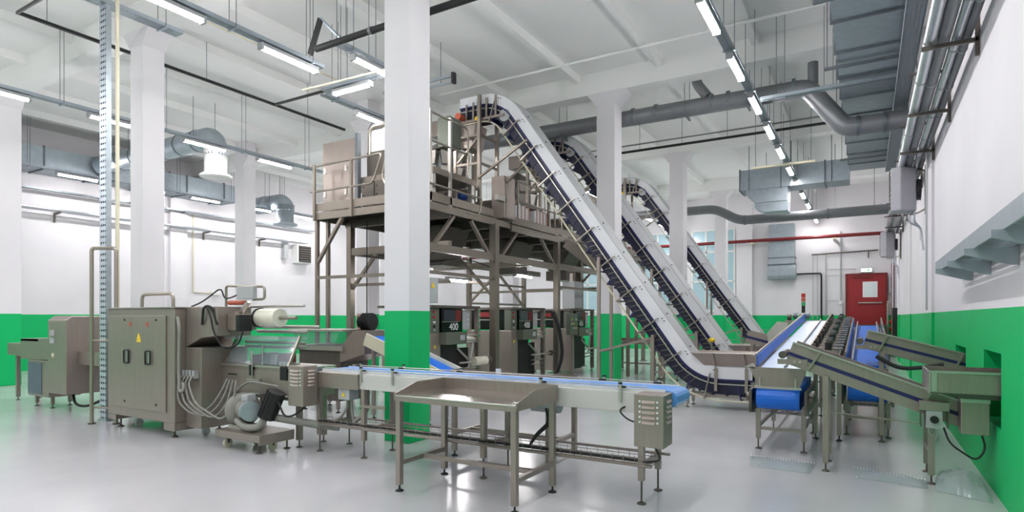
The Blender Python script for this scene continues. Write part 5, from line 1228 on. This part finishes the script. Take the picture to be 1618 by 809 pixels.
def heater(label, y):
    t = thing('fan_heater', label, 'heater', (.6, y, 3.6), 'wall fan heaters')
    MB().prism([(.40, y-.22), (.56, y-.3), (.82, y-.12), (.82, y+.25), (.5, y+.25), (.40, y+.1)], 'z', 3.66, 4.5).build('casing', 'heater_grey', t, .02)
    for i in range(9): MB().bar((.385, y-.2, 3.74+i*.085), (.385, y+.1, 3.74+i*.085), .02, .03).build('louvre', 'steel_dark', t)
    rail(MB(), [(.99, y+.1, 3.72), (.86, y+.3, 3.66), (.6, y+.3, 3.62), (.6, y-.1, 3.62)], .016, .1).build('bracket_tube', 'tube_steel', t)
    rail(MB(), [(.99, y+.1, 4.44), (.86, y+.2, 4.52), (.6, y+.2, 4.52), (.6, y, 4.52)], .016, .1).build('bracket_tube', 'tube_steel', t)
    MB().cyl((.98, y+.1, 3.6), (.98, y+.1, 4.6), .016, n=8).build('bracket_tube', 'tube_steel', t)
    MB().cyl((.82, y+.05, 4.08), (.9, y+.05, 4.08), .2, n=18).build('fan', 'black', t)
    for a in range(4): MB().bar((.9, y+.05, 4.08), (.9, y+.05+.22*math.cos(a*math.pi/2+.4), 4.08+.22*math.sin(a*math.pi/2+.4)), .01, .01).build('fan_guard', 'tube_steel', t)
    for q in (0, .09): MB().tube(fillet([(.7+q, y, 3.66), (.7+q, y, 3.45), (.9, y+.1, 3.35), (.9+q*.5, y+.1, 2.9 if q else 3.1)], .08), .018, 8).build('hose', 'pipe_silver', t)
heater('near wall fan heater with angled grey casing under the pipes', 14.0)
heater('far wall fan heater with angled grey casing near the red door', 24.2)
tag(MB().tube([(.885, 12.55, 1.72), (.885, 12.55, 6.2)], .016, 8).build('wall_conduit', 'panel_grey'), 'thin vertical conduit on the right wall pilaster', 'pipe')
t = thing('wall_conduit', 'two vertical silver pipes in the corner beside the end wall', 'pipe', (.9, 26.9, 0))
for x in (.84, .93): MB().cyl((x, 26.9, .3), (x, 26.9, 4.5), .03, n=10).build('pipe_body', 'pipe_silver', t)
B(.82, .995, 26.8, 27.0, .2, 1.95).build('black_box', 'black', t)
# ================================================================== end wall
d = struct(B(-.72, .66, 29.42, 29.52, 1.28, 3.38).build('door_1', 'red_door'), 'red steel fire door with push bar and small window')
B(-.80, -.72, 29.40, 29.5, 1.28, 3.46).build('door_frame', 'maroon', d); B(.66, .74, 29.40, 29.5, 1.28, 3.46).build('door_frame', 'maroon', d); B(-.72, .66, 29.40, 29.5, 3.38, 3.46).build('door_frame', 'maroon', d)
B(-.12, .34, 29.405, 29.42, 2.48, 3.06).build('window_pane', 'door_glass', d)
B(-.16, .38, 29.41, 29.425, 2.44, 3.10).build('window_trim', 'paper', d)
MB().cyl((-.32, 29.36, 2.2), (.54, 29.36, 2.2), .03, n=10).build('push_bar', 'steel_light', d)
for x in (-.3, .52): B(x-.03, x+.03, 29.35, 29.42, 2.16, 2.24).build('push_bar_mount', 'steel_dark', d)
B(-.55, .2, 29.36, 29.42, 3.27, 3.34).build('door_closer', 'maroon', d)
t = thing('exit_sign', 'pale green lit exit sign above the red door', 'sign', (.0, 29.45, 3.55))
B(-.24, .2, 29.42, 29.499, 3.5, 3.68).build('casing', 'panel_grey', t); B(-.22, .18, 29.41, 29.42, 3.52, 3.66).build('lit_face', 'sign_glow', t)
MB().prism([(.02, 3.55), (.13, 3.59), (.02, 3.63)], 'y', 29.404, 29.409).build('arrow', 'green_sign', t)
B(-.16, .02, 29.404, 29.409, 3.58, 3.60).build('arrow_shaft', 'green_sign', t)
t = thing('electric_cabinet', 'grey electric cabinet on the end wall right of the red door', 'cabinet', (.86, 29.4, 2.6))
B(.78, .995, 29.25, 29.5, 2.6, 3.25).build('box', 'panel_grey', t, .01); B(.8, .98, 29.24, 29.25, 2.63, 3.22).build('door', 'panel_grey', t)
t = thing('door_landing', 'raised steel landing with railing in front of the red door', 'landing', (0, 28.8, 0))
B(-.9, .76, 28.1, 29.38, 1.2, 1.27).build('deck', 'steel_dark', t)
for x in (-.85, .7):
    for y in (28.15, 29.3): B(x-.04, x+.04, y-.04, y+.04, 0, 1.2).build('post', 'steel_dark', t)
for i in range(6): B(-.9-.28*(i+1), -.9-.28*i, 28.2, 29.2, 1.0-.2*i, 1.04-.2*i).build('step', 'steel_dark', t) if 1.0-.2*i > 0 else None
MB().bar((-.9, 28.2, 1.2), (-2.4, 28.2, .05), .05, .12).build('stringer', 'steel_dark', t); MB().bar((-.9, 29.2, 1.2), (-2.4, 29.2, .05), .05, .12).build('stringer', 'steel_dark', t)
rail(MB(), [(.72, 28.15, 1.27), (.72, 28.15, 2.25), (.72, 29.3, 2.25), (.72, 29.3, 1.27)], .025, .08).build('railing', 'tube_steel', t)
MB().cyl((.72, 28.15, 1.75), (.72, 29.3, 1.75), .02, n=8).build('railing', 'tube_steel', t)
t = thing('fire_pipe', 'maroon fire pipe along the end wall with riser in the corner', 'pipe', (-4, 29.2, .4))
MB().tube(fillet([(-20.5, 28.85, 5.05), (.92, 28.85, 5.05), (.92, 28.85, .3)], .1), .075, 12).build('pipe_body', 'maroon', t)
B(.84, .99, 28.75, 28.95, .6, 1.6).build('valve_group', 'red_bright', t, .02)
for i in range(3): MB().cyl((.78, 28.85, .8+i*.3), (.84, 28.85, .8+i*.3), .06, n=10).build('valve_wheel', 'red_bright', t)
for x in (-12, -8, -4.5, -1.2): B(x-.05, x+.05, 28.8, 29.5, 4.92, 4.98).build('bracket', 'cream', t)
t = thing('wall_conduit', 'black conduit stepping down the end wall left of the red door', 'pipe', (-1.8, 29.4, 1.0))
MB().tube(fillet([(-2.7, 29.42, 3.52), (-1.72, 29.42, 3.52), (-1.72, 29.42, 1.2)], .1), .035, 8).build('pipe_body', 'black', t)
MB().tube(fillet([(-2.1, 29.42, 4.35), (.4, 29.42, 4.42)], .1), .03, 8).build('pipe_body', 'steel_dark', t)
for x in (-2.05, -1.88): MB().cyl((x, 29.45, 1.5), (x, 29.45, 4.35), .015, n=6).build('pipe_body', 'panel_grey', t)
for x, z0_, z1_ in ((-1.55, 1.6, 4.35), (-.98, 2.3, 5.3), (-.9, 1.0, 2.2)): MB().cyl((x, 29.45, z0_), (x, 29.45, z1_), .025, n=8).build('pipe_body', 'panel_grey', t)
for p0, p1 in (((-1.55, 29.46, 3.4), (-.2, 29.46, 3.42)), ((-1.55, 29.46, 3.68), (-.4, 29.46, 3.66)), ((-1.55, 29.46, 2.32), (-1.0, 29.46, 2.3))): MB().cyl(p0, p1, .012, n=6).build('pipe_body', 'panel_grey', t)
B(-1.05, -.92, 29.4, 29.5, 2.15, 2.3).build('switch_box', 'paper', t); MB().cyl((.05, 29.42, 4.1), (.05, 29.42, 4.4), .03, n=6).build('pipe_stub', 'steel_dark', t)
# windows of the end wall
for k, (x0, x1) in enumerate(((-7.3, -5.35), (-10.4, -8.3), (-13.5, -11.4))):
    w = struct(B(x0, x1, 29.44, 29.5, 1.9, 5.75).build('window_%d' % (k+1), 'glass_blue'), 'tall pale blue window in the end wall')
    n = 3
    for i in range(n+1): B(x0+(x1-x0)*i/n-.04, x0+(x1-x0)*i/n+.04, 29.41, 29.44, 1.9, 5.75).build('window_frame', 'white_paint', w)
    for z in (1.9, 3.3, 4.7, 5.75): B(x0, x1, 29.41, 29.44, z-.04, z+.04).build('window_frame', 'white_paint', w)
for x in (-4.9, -10.9): struct(B(x-.35, x+.35, 29.3, 29.5, 0, 6.8).build('trim_%d' % (1 if x > -6 else 2), 'wall_paint'), 'white pilaster on the end wall')
# green rail guards low by the end wall
t = thing('guard_rail', 'low green guard rail in front of the end wall behind the elevators', 'rail', (-5, 27.5, 0))
for z in (.6, 1.05): MB().bar((-9.0, 27.6, z), (-2.9, 27.6, z), .05, .08).build('rail', 'green_sign', t)
for x in (-8.8, -6.8, -4.9, -3.1): B(x-.04, x+.04, 27.6, 27.68, 0, 1.1).build('post', 'green_sign', t)
